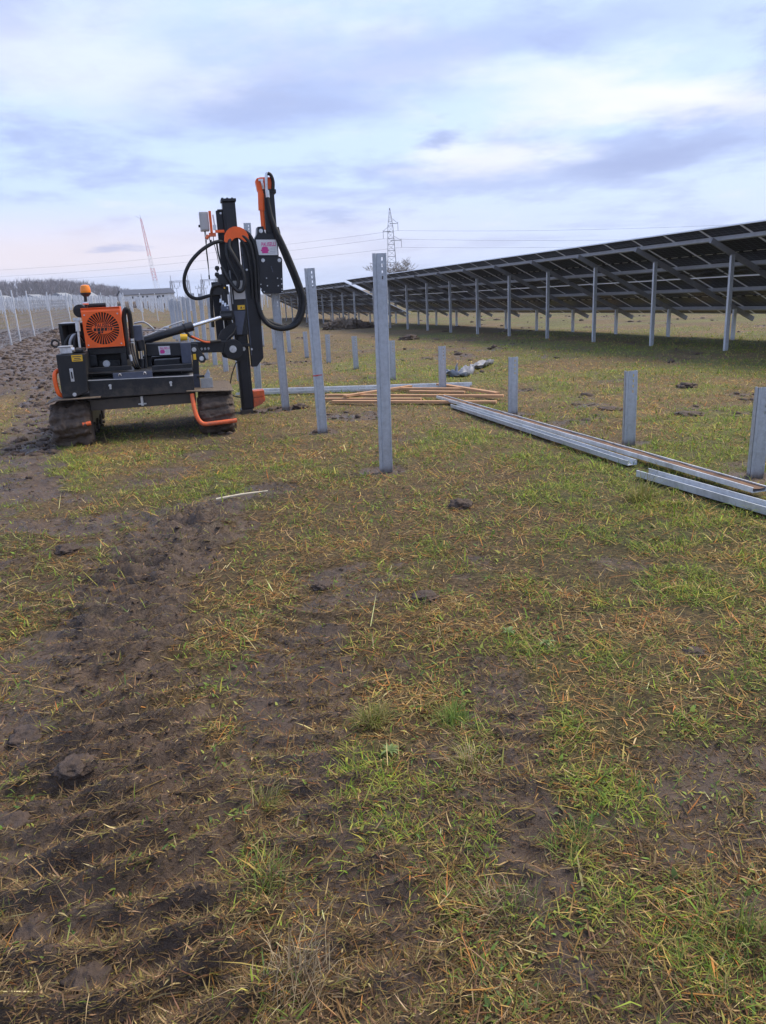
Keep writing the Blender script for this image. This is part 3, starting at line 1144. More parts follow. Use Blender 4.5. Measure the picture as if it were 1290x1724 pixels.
def channel(name, a, b, label, mat='galvanised', w=0.10, h=0.05, t=0.004, group=None, fill=None, dz=0.0, overhang=0.0):
    a, b = Vector((*a, 0)), Vector((*b, 0))
    L = (b - a).length
    d = (b - a).normalized()
    rz = math.atan2(d.y, d.x)
    mb = MB()
    mb.box((0, -w / 2, 0), (L, w / 2, t))
    mb.box((0, -w / 2, t + .0002), (L, -w / 2 + t, h))
    mb.box((0, w / 2 - t, t + .0002), (L, w / 2, h))
    mb.box((0, -w / 2 + t + .0002, h - t), (L, -w / 2 + .011, h))
    mb.box((0, w / 2 - .011, h - t), (L, w / 2 - t - .0002, h))
    root = thing(name, label, 'steel channel', (a.x, a.y, 0), rz, group)
    za, zb = S(a.x, a.y) + 0.03 + dz, S(b.x, b.y) + 0.03 + dz
    root.location.z = za
    root.rotation_euler = (0, -math.atan2(zb - za, L), rz)
    mb.build('profile', mat, root)
    if fill:
        f = MB()
        n = 40
        vs, fs = [], []
        for i in range(n + 1):
            for j in (0, 1, 2):
                vs.append((L * i / n, -w / 2 + .006 + (w - .012) * j / 2, 0.020 + random.uniform(0, .016)))
        for i in range(n):
            for j in (0, 1):
                q = i * 3 + j
                fs.append((q, q + 3, q + 4, q + 1))
        f.poly(vs, fs).build('soil_fill', fill, root, label='rusty soil lying inside the channel')
    return root


GC = 'steel channels lying in the grass'
channel('steel_channel', (1.00, 12.35), (2.90, 5.72), 'long steel channel filled with rusty brown soil', 'bright_galvanised', 0.13, 0.042, group=GC, fill='rusty_soil', dz=0.015)
channel('steel_channel', (1.12, 11.42), (2.32, 6.95), 'blue-grey steel channel tucked against the soil-filled one', 'galvanised', 0.10, 0.045, group=GC, dz=-0.01)
channel('steel_channel', (2.28, 6.55), (3.28, 4.05), 'clean open steel channel running out of the right edge', 'galvanised', 0.14, 0.055, group=GC, dz=-0.005)
channel('steel_channel', (-2.35, 14.55), (1.72, 14.05), 'pale steel channel lying crosswise behind the timber battens', 'bright_galvanised', 0.10, 0.045, group=GC, dz=0.02)
channel('steel_channel', (-2.6, 14.38), (1.66, 13.86), 'lower pale steel channel beside the crosswise one', 'galvanised', 0.09, 0.04, group=GC, dz=-.01)


def batten(a, b, label, w=0.09, h=0.038, dz=0.0, za=0.0, zb=0.0):
    a, b = Vector((*a, 0)), Vector((*b, 0))
    L = (b - a).length
    d = (b - a).normalized()
    o = MB().box((0, -w / 2, 0), (L, w / 2, h)).build('timber_batten', 'timber', None, bevel=0.004)
    z0 = S(a.x, a.y) + 0.02 + dz * .6 + za
    z1 = S(b.x, b.y) + 0.02 + dz * .6 + zb
    o.location = (a.x, a.y, z0)
    o.rotation_euler = (0, -math.atan2(z1 - z0, L), math.atan2(d.y, d.x))
    return tag(o, label, 'timber', 'timber battens lying in a loose heap')


batten((-0.88, 13.30), (1.97, 12.10), 'longest timber batten of the heap, reaching furthest right', dz=0.05)
batten((-0.74, 12.62), (1.78, 11.58), 'nearest timber batten of the heap, lying on the grass')
batten((-0.95, 13.02), (0.70, 12.42), 'short timber batten at the near left of the heap', dz=0.0)
batten((-0.55, 12.85), (0.60, 13.82), 'timber batten crossing the heap diagonally from left to back', dz=0.10)
batten((0.30, 13.70), (1.58, 13.10), 'timber batten at the back of the heap, pushed under the diagonal', dz=0.06)
batten((0.55, 13.25), (1.45, 12.85), 'stubby timber batten in the middle of the heap', dz=0.03)
batten((1.10, 13.95), (1.90, 12.25), 'timber batten slanting from the back to the right end of the heap', dz=0.10)

o = MB().tube([(0, 0, 0), (.2, .1, .006), (.41, .2, .0)], [0.011, 0.010, 0.006], 6).build('pale_stick', 'pale_stick')
o.location = (-1.40, 6.31, S(-1.2, 6.4) + 0.045)
tag(o, 'thin pale wooden stick lying on the muddy grass', 'stick')


def tarp():
    n, m = 26, 8
    vs, fs = [], []
    c_ = smooth_path([(1.45, 16.35, 0), (1.62, 15.98, 0), (1.80, 16.12, 0), (1.98, 17.0, 0), (2.25, 17.5, 0), (2.68, 18.4, 0)], 6)
    n = len(c_)
    for i, p in enumerate(c_):
        q = c_[min(i + 1, n - 1)] - c_[max(i - 1, 0)]
        s = Vector((-q.y, q.x, 0)).normalized()
        wd = 0.10 + 0.22 * abs(math.sin(i * 0.42 + .4))
        for j in range(m):
            f = j / (m - 1) - .5
            x, y = p.x + s.x * f * wd, p.y + s.y * f * wd
            z = S(x, y) + 0.03 + 0.07 * abs(math.sin(i * 0.8 + j * 1.1)) + 0.05 * math.sin(j * 1.7 + i * .3) + (0.16 * math.exp(-((i - 7) / 2.2) ** 2) if j > 4 else 0)
            vs.append((x, y, z))
    for i in range(n - 1):
        for j in range(m - 1):
            a = i * m + j
            fs.append((a, a + 1, a + m + 1, a + m))
    me = MB().poly(vs, fs).mesh('tarp', smooth=True)
    o = obj('torn_tarp', me, 'tarp')
    so = o.modifiers.new('thickness', 'SOLIDIFY')
    so.thickness = 0.004
    tag(o, 'crumpled grey-blue strip of tarp lying on the grass', 'tarp')


tarp()


# ------------------------------------------------------------------ clods of soil and the heap
def clod(x, y, rad, label, sq=0.55, mat='wet_mud', sub=4, amp=0.30, seed=None, sink=0.42, name='soil_clod', group='single clods of dug-up soil', freq=2.2, stretch=(1, 1)):
    me = lump(name, rad, sq, seed if seed is not None else random.random() * 50, sub, amp, freq)
    o = obj(name, me, mat)
    o.location = (x, y, S(x, y) + rad * sq * (0.5 - sink))
    o.rotation_euler = (0, 0, random.uniform(0, 6))
    o.scale = (stretch[0], stretch[1], 1)
    return tag(o, label, 'soil', group)


clod(0.62, 5.92, 0.10, 'dark molehill in green grass below the nearest tall post', 0.6)
clod(-0.39, 4.33, 0.062, 'flat dark clod in the grass at mid left', 0.4)
clod(0.22, 4.07, 0.075, 'dark crumbly clod right of the flat one, mid picture', 0.4)
clod(-1.19, 2.51, 0.070, 'big wet clod thrown up beside the left rut', 0.36)
clod(-1.50, 2.83, 0.08, 'flattened grey clod at the left edge', 0.3)
clod(-0.85, 1.64, 0.065, 'shiny grey clod near the bottom left corner', 0.5)
clod(-1.05, 1.80, 0.075, 'low smeared clod above the bottom left corner', 0.35)
clod(-1.33, 2.28, 0.075, 'ragged clod at the left edge beside the rut', 0.5)
clod(-1.45, 5.40, 0.10, 'smeared dark clod across the end of the rut', 0.3)
clod(-2.27, 5.29, 0.09, 'small clod at the far left end of the rut', 0.5)
clod(1.42, 3.26, 0.05, 'small dark clod in the grass at the right', 0.4)
clod(4.01, 9.91, 0.20, 'low dark soil patch right of the middle short post', 0.25)
clod(5.04, 12.6, 0.16, 'small dark molehill before the solar panels at the right', 0.45)
clod(1.38, 31.2, 0.36, 'dark molehill before the solar panels, left of centre', 0.5)
clod(3.2, 10.6, 0.16, 'flat patch of bare soil beside the middle short post', 0.2)
clod(-1.25, 12.45, 0.14, 'clod pushed up at the foot of the post under the hammer', 0.5)
clod(1.78, 10.42, 0.06, 'small clod at the foot of a short post', 0.6)


def heap():
    t = thing('soil_heap', 'brown heap of dug-out soil before the farther solar table', 'soil heap', (-1.6, 46.0, H(-1.6, 46)))
    for i, (dx, dy, r_, m_) in enumerate([(-.35, 0, .80, 'dry_mud'), (.35, .1, .75, 'dry_mud'), (-.9, -.1, .55, 'dry_mud'), (1.0, -.1, .45, 'wet_mud'), (0, -.35, .6, 'dry_mud'), (1.5, .1, .25, 'wet_mud')]):
        o = obj('lump', lump('lump', r_ * .8, 0.7, i * 3.1, 4, 0.38, 4.0), m_, t)
        o.location = (dx, dy, r_ * 0.22)


heap()


# ------------------------------------------------------------------ pile driver
def pile_driver():
    yaw = R(13)
    ox, oy = -3.0, 9.95
    T = thing('pile_driver', 'black and orange tracked pile driver with a tall mast and hydraulic hammer', 'pile driver',
              (ox, oy, H(ox, oy)), yaw)

    def part(name, mb, mat, parent=T, bevel=0.004, smooth=False, label=None):
        return mb.build(name, mat, parent, bevel, smooth, label)

    def bolt(parent, x, y, z, r=0.018, mat='zinc', name='bolt', d=0.02):
        mb = MB()
        mb.tube([(x, y + .004, z), (x, y - d * .4, z)], r * 1.35, 16)
        mb.tube([(x, y - d * .4 - .0003, z), (x, y - d, z)], r, 6)
        return mb.build(name, mat, parent, 0)

    def rect(mb, x0, z0, x1, z1, y0, y1):
        return mb.box((x0, y0, z0), (x1, y1, z1))

    # --- undercarriage: two rubber tracks ---------------------------------
    def track(x0, x1, name_label, muddy):
        yN, yF = -0.08, 1.92
        rF = 0.235
        zc_ = 0.25
        # outline of the belt in y,z: round idler and sprocket joined by runs, front lifted a little
        pts = []
        for k in range(13):
            a = R(90 + 180 * k / 12)
            pts.append((yN + rF + rF * math.cos(a), zc_ + rF * math.sin(a)))
        for k in range(13):
            a = R(-90 + 180 * k / 12)
            pts.append((yF - rF + rF * math.cos(a), zc_ + rF * math.sin(a)))
        tr = part('track', MB().prism_x([(y, max(0.018, z)) for y, z in pts], x0 + .03, x1 - .03), 'track_mud', bevel=0.012, label=name_label)
        # lugs round the belt, each a piece
        per = []
        P2 = pts + [pts[0]]
        acc = 0
        for p, q in zip(P2[:-1], P2[1:]):
            L = math.hypot(q[0] - p[0], q[1] - p[1])
            per.append((acc, L, p, q))
            acc += L
        nl = 42
        lug = MB().box((x0, -0.028, -0.004), ((x0 + x1) / 2 + .04, 0.028, 0.030)).mesh('lug', 0.006)
        lug2 = MB().box(((x0 + x1) / 2 - .04, -0.028, -0.004), (x1, 0.028, 0.030)).mesh('lug', 0.006)
        for me in (lug, lug2):
            me.materials.append(MATS['track_mud'])
        for k in range(nl):
            s = acc * k / nl
            for (a0, L, p, q) in per:
                if a0 <= s <= a0 + L:
                    f = (s - a0) / max(L, 1e-6)
                    y = p[0] + (q[0] - p[0]) * f
                    z = max(0.018, p[1] + (q[1] - p[1]) * f)
                    ty, tz = (q[0] - p[0]) / L, (q[1] - p[1]) / L
                    break
            o = obj('lug', lug if k % 2 else lug2, None, tr)
            # outward normal of a counter-clockwise outline in y,z
            ny, nz = tz, -ty
            o.matrix_local = Matrix(((1, 0, 0, 0), (0, ty, ny, y), (0, tz, nz, z), (0, 0, 0, 1)))
        # side frame with wheels
        sf = part('track_frame', MB().prism_x([(0.2, .14), (1.65, .14), (1.75, .25), (1.6, .37), (0.3, .37), (0.1, .25)], x1 - .028, x1 - .004), 'black_paint', tr)
        for yy in (yN + rF, 0.55, 0.92, 1.3, yF - rF):
            part('wheel', MB().cyl((x1 - .02, yy, 0.25 if yy in (yN + rF, yF - rF) else .13), (x1 + .012, yy, 0.25 if yy in (yN + rF, yF - rF) else .13), 0.17 if yy in (yN + rF, yF - rF) else .075, seg=20), 'track_mud', tr)
        # mud caked over the near end: a ragged shell round the belt, broken by the tread pads
        na_, nx = 96, 30
        th = np.radians(np.linspace(62, 292, na_))
        uu = np.linspace(0, 1, nx)
        A_, U_ = np.meshgrid(th, uu, indexing='ij')
        arc = A_ * rF
        lumpy = fbm(arc * 9 + x0 * 7, U_ * 4.5 + 3, 4, 700, .6)
        pads = sstep((0.5 + 0.5 * np.sin(arc / 0.115 * 2 * np.pi + (U_ - .5) * 3)) * 2.2 - .5)
        rr_ = rF + 0.008 + muddy * (0.17 * (lumpy - .36)) + 0.022 * pads
        edge = np.minimum(U_, 1 - U_) * 9
        rr_ = rr_ - 0.07 * np.clip(1 - np.minimum(U_, 1 - U_) * 5.5, 0, 1) ** 2
        bulge = 0.01 + muddy * 0.08 * (fbm(arc * 6, U_ * 0 + 9, 3, 720) - .3)
        XX = x0 - bulge + (x1 - x0 + 2 * bulge) * U_
        YY = yN + rF + rr_ * np.cos(A_)
        ZZ = np.maximum(zc_ + rr_ * np.sin(A_), -0.02)
        V = np.stack([XX, YY, ZZ], -1).reshape(-1, 3)
        ii = np.arange(na_ * nx).reshape(na_, nx)
        Fc = np.stack([ii[:-1, :-1], ii[:-1, 1:], ii[1:, 1:], ii[1:, :-1]], -1).reshape(-1, 4)
        me = np_mesh('mud_cake', V, Fc)
        me.polygons.foreach_set('use_smooth', [True] * len(me.polygons))
        obj('mud_cake', me, 'track_mud', tr)
        # end walls of the shell
        for sgn, col_ in ((-1, 0), (1, nx - 1)):
            ring = [tuple(V[ii[k, col_]]) for k in range(0, na_, 2)]
            c0 = (ring[0][0], yN + rF + .02, zc_)
            MB().poly([c0] + ring, [(0, k, k + 1) for k in range(1, len(ring))]).build('mud_cake', 'track_mud', tr)
        return tr

    track(-1.12, -0.70, 'left crawler track caked in thick mud', 1.0)
    track(0.69, 1.12, 'right crawler track with mud on its lugs', 0.45)

    # --- chassis -----------------------------------------------------------
    ch = part('chassis', MB().box((-0.69, 0.22, 0.43), (0.66, 1.75, 0.575)), 'black_paint', bevel=0.01)
    part('cross_beam', MB().box((-0.66, 0.12, 0.41), (0.655, 0.219, 0.545)), 'black_paint', ch)
    part('hitch_bolt', MB().cyl((-0.02, 0.10, 0.43), (-0.02, 0.10, 0.55), 0.018, seg=8).box((-.07, .085, .445), (.03, .118, .46)), 'zinc', ch, bevel=0)
    # mudguards
    part('mudguard', MB().prism([(-1.16, 0.548), (-1.02, 0.592), (-0.50, 0.592), (-0.50, 0.602), (-1.02, 0.604), (-1.16, 0.560)], -0.12, 1.95), 'dry_mud', bevel=0.002, label='left mudguard covered in dried mud')
    part('mudguard', MB().prism([(0.55, 0.578), (1.15, 0.545), (1.15, 0.557), (0.55, 0.592)], -0.06, 1.2), 'dry_mud', bevel=0.002, label='right mudguard covered in dried mud')

    # --- oil tank at the left ---------------------------------------------
    tk = part('oil_tank', MB().prism([(-0.955, 1.145), (-0.615, 1.135), (-0.640, 0.665), (-0.80, 0.612), (-0.957, 0.612)], -0.02, 0.52), 'black_paint', bevel=0.016)
    part('level_gauge', MB().box((-0.822, -0.034, 0.808), (-0.781, -0.021, 0.968)), 'zinc', tk, bevel=0.003)
    part('gauge_glass', MB().box((-0.810, -0.038, 0.845), (-0.793, -0.0345, 0.93)), 'black_paint', tk, bevel=0)
    ys = part('warning_sticker', MB().box((-0.776, -0.0245, 1.049), (-0.649, -0.0215, 1.127)), 'yellow_paint', tk, bevel=0)
    for z, wv_ in ((1.108, .105), (1.086, .07), (1.066, .09)):
        part('sticker_line', MB().box((-0.712 - wv_ / 2, -0.0256, z - .005), (-0.712 + wv_ / 2, -0.0247, z + .005)), 'sticker_ink', tk, bevel=0)
    bolt(tk, -0.806, -0.02, 0.647, 0.018, name='drain_plug')
    vb = part('valve_block', MB().box((-0.905, 0.02, 1.147), (-0.765, 0.20, 1.225)), 'zinc', tk, bevel=0.006)
    part('valve_cap', MB().cyl((-0.735, 0.05, 1.190), (-0.80, 0.05, 1.190), 0.028), 'zinc', tk, bevel=0)
    part('plate', MB().box((-0.925, 0.0, 1.2255), (-0.77, 0.22, 1.237)), 'aluminium', tk)
    part('lifting_eye', MB().tube([(-0.955 + .042 * math.cos(a), 0.1, 1.275 + .042 * math.sin(a)) for a in np.linspace(0, 2 * math.pi, 17)], 0.013, 8, False), 'rubber', tk, bevel=0)
    part('side_bumper', MB().tube(smooth_path([(-0.955, 0.10, 0.945), (-0.99, 0.06, 0.937), (-1.012, 0.03, 0.885), (-1.012, 0.02, 0.77), (-0.992, 0.02, 0.665), (-0.955, 0.05, 0.633)], 5), 0.027, 12), 'orange_paint', bevel=0, smooth=True)

    # --- tool box and rails across the front --------------------------------
    tb = part('tool_box', MB().prism([(-0.640, 0.795), (0.655, 0.765), (0.652, 0.560), (-0.640, 0.578)], 0.04, 0.42), 'black_paint', bevel=0.006)
    part('lid_edge', MB().prism([(-0.642, 0.802), (0.657, 0.772), (0.657, 0.766), (-0.642, 0.796)], 0.034, 0.43), 'aluminium', tb, bevel=0.001)
    for x, z in ((-0.376, 0.706), (0.366, 0.690)):
        l_ = part('latch', MB().box((x - .012, 0.022, z - .03), (x + .012, 0.039, z + .03)).box((x - .018, 0.014, z + .006), (x + .018, 0.0218, z + .026)), 'zinc', tb, bevel=0.002)
    part('shelf', MB().prism([(-0.66, 0.888), (0.655, 0.838), (0.655, 0.826), (-0.66, 0.876)], 0.10, 0.9), 'black_paint')
    sb = part('step_plate', MB().box((-0.33, 0.075, 0.782), (0.152, 0.095, 0.866)), 'grey_paint')
    for x in (-0.245, 0.06):
        part('clip', MB().tube([(x - .016, 0.068, 0.83), (x - .013, 0.06, 0.85), (x, 0.058, 0.858), (x + .013, 0.06, 0.85), (x + .016, 0.068, 0.83)], 0.006, 6), 'zinc', sb, bevel=0)
    part('rail', MB().box((-0.655, 0.18, 0.889), (-0.10, 0.235, 0.942)), 'black_paint')
    part('rail', MB().box((0.15, 0.18, 0.862), (0.655, 0.235, 0.915)), 'black_paint')
    part('deck', MB().box((-0.68, 0.45, 0.60), (0.64, 1.7, 0.70)), 'black_paint', ch)

    # --- engine --------------------------------------------------------------
    en = part('engine', MB().box((-0.655, 0.66, 0.72), (-0.175, 1.45, 1.18)), 'rubber', bevel=0.02)
    part('engine_mount', MB().box((-0.64, 0.47, 1.085), (-0.16, 0.64, 1.165)).box((-0.645, 0.46, 0.945), (-0.54, 0.62, 1.084)).box((-0.235, 0.46, 0.89), (-0.165, 0.62, 1.084)), 'black_paint', en, bevel=0.006)
    part('oil_pan', MB().box((-0.52, 0.55, 0.86), (-0.26, 0.655, 1.0)).cyl((-0.34, .52, .93), (-0.34, .62, .93), .05), 'rubber', en, bevel=0.004)
    part('belt_pulley', MB().cyl((-0.43, .49, .96), (-0.43, .545, .96), .045), 'zinc', en, bevel=0)
    # orange cooling housing with the radial fan grille
    cx, cz = -0.404, 1.415
    x0, x1, z0, z1 = -0.640, -0.166, 1.180, 1.675
    yf = 0.40
    hood = MB()
    hood.box((x0, yf + .006, z1 - .006), (x1, yf + .26, z1)).box((x0, yf + .006, z0), (x1, yf + .26, z0 + .006))
    hood.box((x0, yf + .006, z0 + .0062), (x0 + .006, yf + .26, z1 - .0062)).box((x1 - .006, yf + .006, z0 + .0062), (x1, yf + .26, z1 - .0062))
    hd = part('cooling_housing', hood, 'orange_paint', bevel=0)
    # front plate: square minus 34 radial slots
    ns = 34
    r_o, r_i = 0.202, 0.098
    th = 0.005

    def inner(a):
        """slots stop short of the cut-out lettering across the middle"""
        c_, s_ = abs(math.cos(a)), abs(math.sin(a))
        rx, rz_ = 0.135, 0.070
        return 1 / math.sqrt((c_ / rx) ** 2 + (s_ / rz_) ** 2)
    pl = MB()
    aa = []
    for k in range(ns):
        a0 = 2 * math.pi * k / ns
        w_ = 2 * math.pi / ns
        aa += [(a0 - w_ * .34, a0 + w_ * .34, True), (a0 + w_ * .34, a0 + w_ * .66, False)]

    def sq(a):
        """point on the plate's outer square in direction a"""
        c_, s_ = math.cos(a), math.sin(a)
        tx = ((x1 - cx) if c_ > 0 else (x0 - cx)) / c_ if abs(c_) > 1e-6 else 1e9
        tz = ((z1 - .045 - cz) if s_ > 0 else (z0 - cz)) / s_ if abs(s_) > 1e-6 else 1e9
        t_ = min(tx, tz)
        return (cx + c_ * t_, cz + s_ * t_)

    def pc(a, r_):
        return (cx + math.cos(a) * r_, cz + math.sin(a) * r_)
    corners = [math.atan2(zz - cz, xx - cx) % (2 * math.pi) for xx, zz in ((x0, z0), (x1, z0), (x1, z1 - .045), (x0, z1 - .045))]
    for a0, a1, slot in aa:
        # outside of the slots
        out = [sq(a0)]
        for ca in corners:
            for ca2 in (ca, ca - 2 * math.pi):
                if a0 < ca2 < a1:
                    out.append(sq(ca2))
        out.append(sq(a1))
        pl.prism([pc(a0, r_o)] + out + [pc(a1, r_o)], yf, yf + th)
        # inside the lettering oval
        pl.prism([(cx, cz), pc(a0, inner(a0)), pc(a1, inner(a1))], yf, yf + th)
        if not slot:
            pl.prism([pc(a0, inner(a0)), pc(a0, r_o), pc(a1, r_o), pc(a1, inner(a1))], yf, yf + th)
    gp = part('fan_grille', pl, 'orange_paint', hd, bevel=0)
    part('hood_edge', MB().prism_x([(yf + .0, z1 - .045), (yf + .03, z1 + .001), (yf + .034, z1 + .001), (yf + .005, z1 - .045)], x0, x1), 'orange_paint', hd, bevel=0)
    part('fan_core', MB().box((x0 + .01, yf + .07, z0 + .01), (x1 - .01, yf + .09, z1 - .02)), 'rubber', hd, bevel=0)
    fan = MB()
    for k in range(9):
        a = 2 * math.pi * k / 9
        fan.poly([(cx + math.cos(a + s) * r_, yf + .055 + dy, cz + math.sin(a + s) * r_) for r_, s, dy in ((.04, -.25, -.01), (.19, -.14, -.015), (.19, .14, .012), (.04, .25, .01))], [(0, 1, 2, 3)])
    part('fan', fan, 'black_paint', hd, bevel=0)
    for sx, sz in ((x0 + .035, z0 + .035), (x1 - .035, z0 + .035), (x0 + .035, z1 - .085), (x1 - .035, z1 - .085)):
        part('screw', MB().cyl((sx, yf + .001, sz), (sx, yf - .005, sz), .009, seg=10), 'zinc', hd, bevel=0)
    me = text_mesh('grille_lettering', 'PAUSELLI', 0.070, 0.0008, 0.80)
    o = obj('grille_lettering', me, 'rubber', hd)
    o.location = (cx + .02, yf - 0.0015, cz + 0.034)
    lg = MB()
    for k, (xa, xb, za, zb) in enumerate([(-.115, -.075, -.032, .006), (-.072, -.03, -.032, .006), (-.027, .015, -.032, .006), (.018, .055, -.032, .006), (.06, .085, -.028, -.018), (.06, .085, -.008, .002), (.09, .118, -.03, .004), (-.07, -.03, -.066, -.036), (-.026, .0, -.06, -.036)]):
        lg.prism([(cx + xa, cz + za), (cx + xb - .006, cz + za), (cx + xb, cz + zb), (cx + xa + .006, cz + zb)], yf - .0025, yf - .0006)
    part('grille_emblem', lg, 'rubber', hd, bevel=0)
    # air filter, exhaust and beacon behind it
    part('air_filter', MB().cyl((-0.69, 0.72, 1.64), (-0.69, 1.02, 1.64), 0.085, seg=20), 'rubber', en, bevel=0.01, smooth=True)
    part('exhaust', MB().tube([(-0.60, .75, 1.70), (-0.36, .75, 1.70)], .030, 12), 'rubber', en, bevel=0, smooth=True)
    bc = part('beacon', MB().cyl((-0.590, 0.6, 1.68), (-0.582, 0.6, 1.825), 0.020, seg=12).lathe([(.03, 0), (.066, .035), (.066, .05)], 20, (-0.572, .6, 1.815)), 'rubber', bevel=0, smooth=True)
    part('lens', MB().lathe([(.064, 0), (.066, .02), (.062, .06), (.052, .088), (.03, .098), (.005, .1)], 24, (-0.570, .6, 1.8655)), 'beacon_lens', bc, bevel=0, smooth=True)
    part('clamp', MB().cyl((-0.62, .57, 1.735), (-0.55, .57, 1.735), .018), 'zinc', bc, bevel=0)
    part('beacon_stay', MB().bar((-.59, .6, 1.68), (-.59, .75, 1.30), .03), 'black_paint', bc)
    # battery frame, hoses and breather at the left of the engine
    bf = part('battery_frame', MB().box((-0.955, 0.55, 1.475), (-0.67, 1.05, 1.495)).box((-0.955, 0.55, 1.16), (-0.915, 1.05, 1.474)).box((-0.915, 1.0, 1.16), (-0.67, 1.04, 1.474)), 'black_paint')
    part('frame_top', MB().box((-0.957, 0.548, 1.4955), (-0.668, 1.05, 1.500)), 'aluminium', bf, bevel=0)
    for k in range(3):
        part('hose', MB().tube(smooth_path([(-0.90 + .05 * k, .50, 1.17), (-0.885 + .05 * k, .50, 1.27), (-0.82 + .035 * k, .52, 1.345), (-0.74 + .02 * k, .58, 1.33), (-0.69, .66, 1.25)], 5), .020, 8), 'aluminium' if k == 1 else 'rubber', bf, bevel=0, smooth=True)
    part('pressure_valve', MB().cyl((-0.70, .28, 1.20), (-0.69, .28, 1.40), .014).cyl((-0.69, .28, 1.40), (-0.682, .28, 1.56), .028, seg=10).box((-.73, .25, 1.53), (-.64, .31, 1.565)), 'zinc', tk, bevel=0)
    part('tank_riser', MB().box((-0.80, .1, 1.16), (-0.64, .4, 1.185)), 'black_paint', tk)

    # hose arch right of the fan
    part('hose', MB().tube(smooth_path([(-0.135, .5, 1.0), (-0.142, .5, 1.30), (-0.130, .5, 1.56), (-0.088, .5, 1.64), (-0.062, .52, 1.56), (-0.075, .56, 1.30), (-0.085, .6, 1.22)], 5), .030, 10), 'hose_sleeve', en, bevel=0, smooth=True)
    for z in (1.27, 1.22):
        part('hose_fitting', MB().cyl((-0.08, .575, z), (-0.082, .575, z - .04), .034, seg=10), 'zinc', en, bevel=0)
    for k in range(3):
        part('hose', MB().tube(smooth_path([(-0.12 + .025 * k, .52, 1.20), (-0.115 + .03 * k, .45, 1.05), (-0.09 + .03 * k, .42, 0.92), (-0.06 + .03 * k, .5, 0.84)], 5), .014, 7), 'rubber', en, bevel=0, smooth=True)
    part('hose_fitting', MB().cyl((-0.115, .43, 1.06), (-0.105, .43, 0.98), .020, seg=8), 'zinc', en, bevel=0)

    # --- slide post with vertical cylinder -----------------------------------
    sp_ = part('slide_bracket', MB().box((-0.052, 0.60, 1.225), (0.062, 0.80, 1.425)), 'grey_paint', bevel=0.012)
    part('lower_bracket', MB().box((-0.052, 0.62, 0.84), (-0.030, 0.78, 1.2245)).box((0.048, 0.62, 0.84), (0.070, 0.78, 1.2245)), 'black_paint', sp_)
    part('lift_cylinder', MB().cyl((0.012, .64, 1.22), (0.014, .64, 1.09), .040, seg=14).cyl((0.012, .64, .985), (0.0, .64, .83), .036, seg=14), 'black_paint', sp_, bevel=0, smooth=True)
    part('piston_rod', MB().cyl((0.014, .64, 1.095), (0.011, .64, .98), .021, seg=12), 'chrome', sp_, bevel=0, smooth=True)
    part('grease_joint', MB().lathe([(.030, 0), (.034, .02), (.016, .035), (.010, .09)], 10, (-0.045, .50, .845)), 'plastic_grey', sp_, bevel=0)
    part('guard_rail', MB().tube(smooth_path([(-0.05, .95, 1.44), (0.06, .95, 1.455), (0.13, .95, 1.42), (0.20, .95, 1.35)], 3), .012, 8).tube([(-.1, .95, 1.35), (.36, .95, 1.33)], .008, 6), 'aluminium', bevel=0)

    # --- boom with sticker ----------------------------------------------------
    bm_ = part('boom', MB().prism([(0.070, 1.168), (0.668, 1.148), (0.665, 0.968), (0.065, 0.995)], 0.85, 1.20), 'black_paint', bevel=0.012)
    part('boom_end', MB().prism([(0.526, 1.1525), (0.672, 1.1495), (0.656, 0.868), (0.527, 0.872)], 0.835, 1.215), 'grey_paint', bm_, bevel=0.01)
    part('pump_block', MB().box((.10, 1.25, .70), (.66, 1.72, .96)), 'rubber', bm_, bevel=0.01)
    part('boom_base', MB().box((-0.02, .9, .70), (0.12, 1.2, 1.0)).box((.15, .92, .70), (.50, 1.2, .93)), 'black_paint', bm_)
    st = part('maker_sticker', MB().prism([(0.232, 1.124), (0.385, 1.119), (0.385, 1.003), (0.240, 1.006)], 0.8445, 0.8475), 'sticker_white', bm_, bevel=0)
    logo(bm_, 0.312, 0.8435, 1.068, 0.15, 0.105)
    # tilt cylinder
    tc_ = part('tilt_cylinder', MB().cyl((0.02, 1.10, 1.195), (0.70, 1.35, 1.345), 0.056, seg=18).cyl((0.60, 1.313, 1.323), (0.715, 1.355, 1.348), .068, seg=18), 'mast_paint', bevel=0, smooth=True)
    part('piston_rod', MB().cyl((0.70, 1.35, 1.345), (1.16, 1.62, 1.448), 0.028, seg=14), 'chrome', tc_, bevel=0, smooth=True)
    part('pipe', MB().tube(smooth_path([(0.06, 1.06, 1.255), (0.18, 1.09, 1.290), (0.34, 1.15, 1.355), (0.58, 1.24, 1.425), (0.62, 1.26, 1.415)], 4), 0.011, 8), 'aluminium', tc_, bevel=0, smooth=True)
    part('pipe_union', MB().box((0.33, 1.13, 1.345), (0.40, 1.17, 1.37)), 'zinc', tc_)
    part('swivel', MB().cyl((0.535, 1.25, 1.205), (0.635, 1.25, 1.200), 0.050, .042, seg=16), 'yellow_paint', bevel=0, smooth=True, label='yellow swivel under the tilt cylinder')
    part('hose', MB().tube(smooth_path([(0.62, 1.3, 1.30), (0.66, 1.3, 1.22), (0.78, 1.35, 1.16), (0.90, 1.4, 1.115), (1.1, 1.5, 1.11)], 5), 0.020, 8), 'rubber', bm_, bevel=0, smooth=True)
    part('hose', MB().tube(smooth_path([(0.69, 1.22, 1.215), (0.76, 1.25, 1.175), (0.86, 1.28, 1.125), (.94, 1.3, 1.11)], 5), 0.013, 8), 'worn_orange', bm_, bevel=0, smooth=True, label='orange hose')

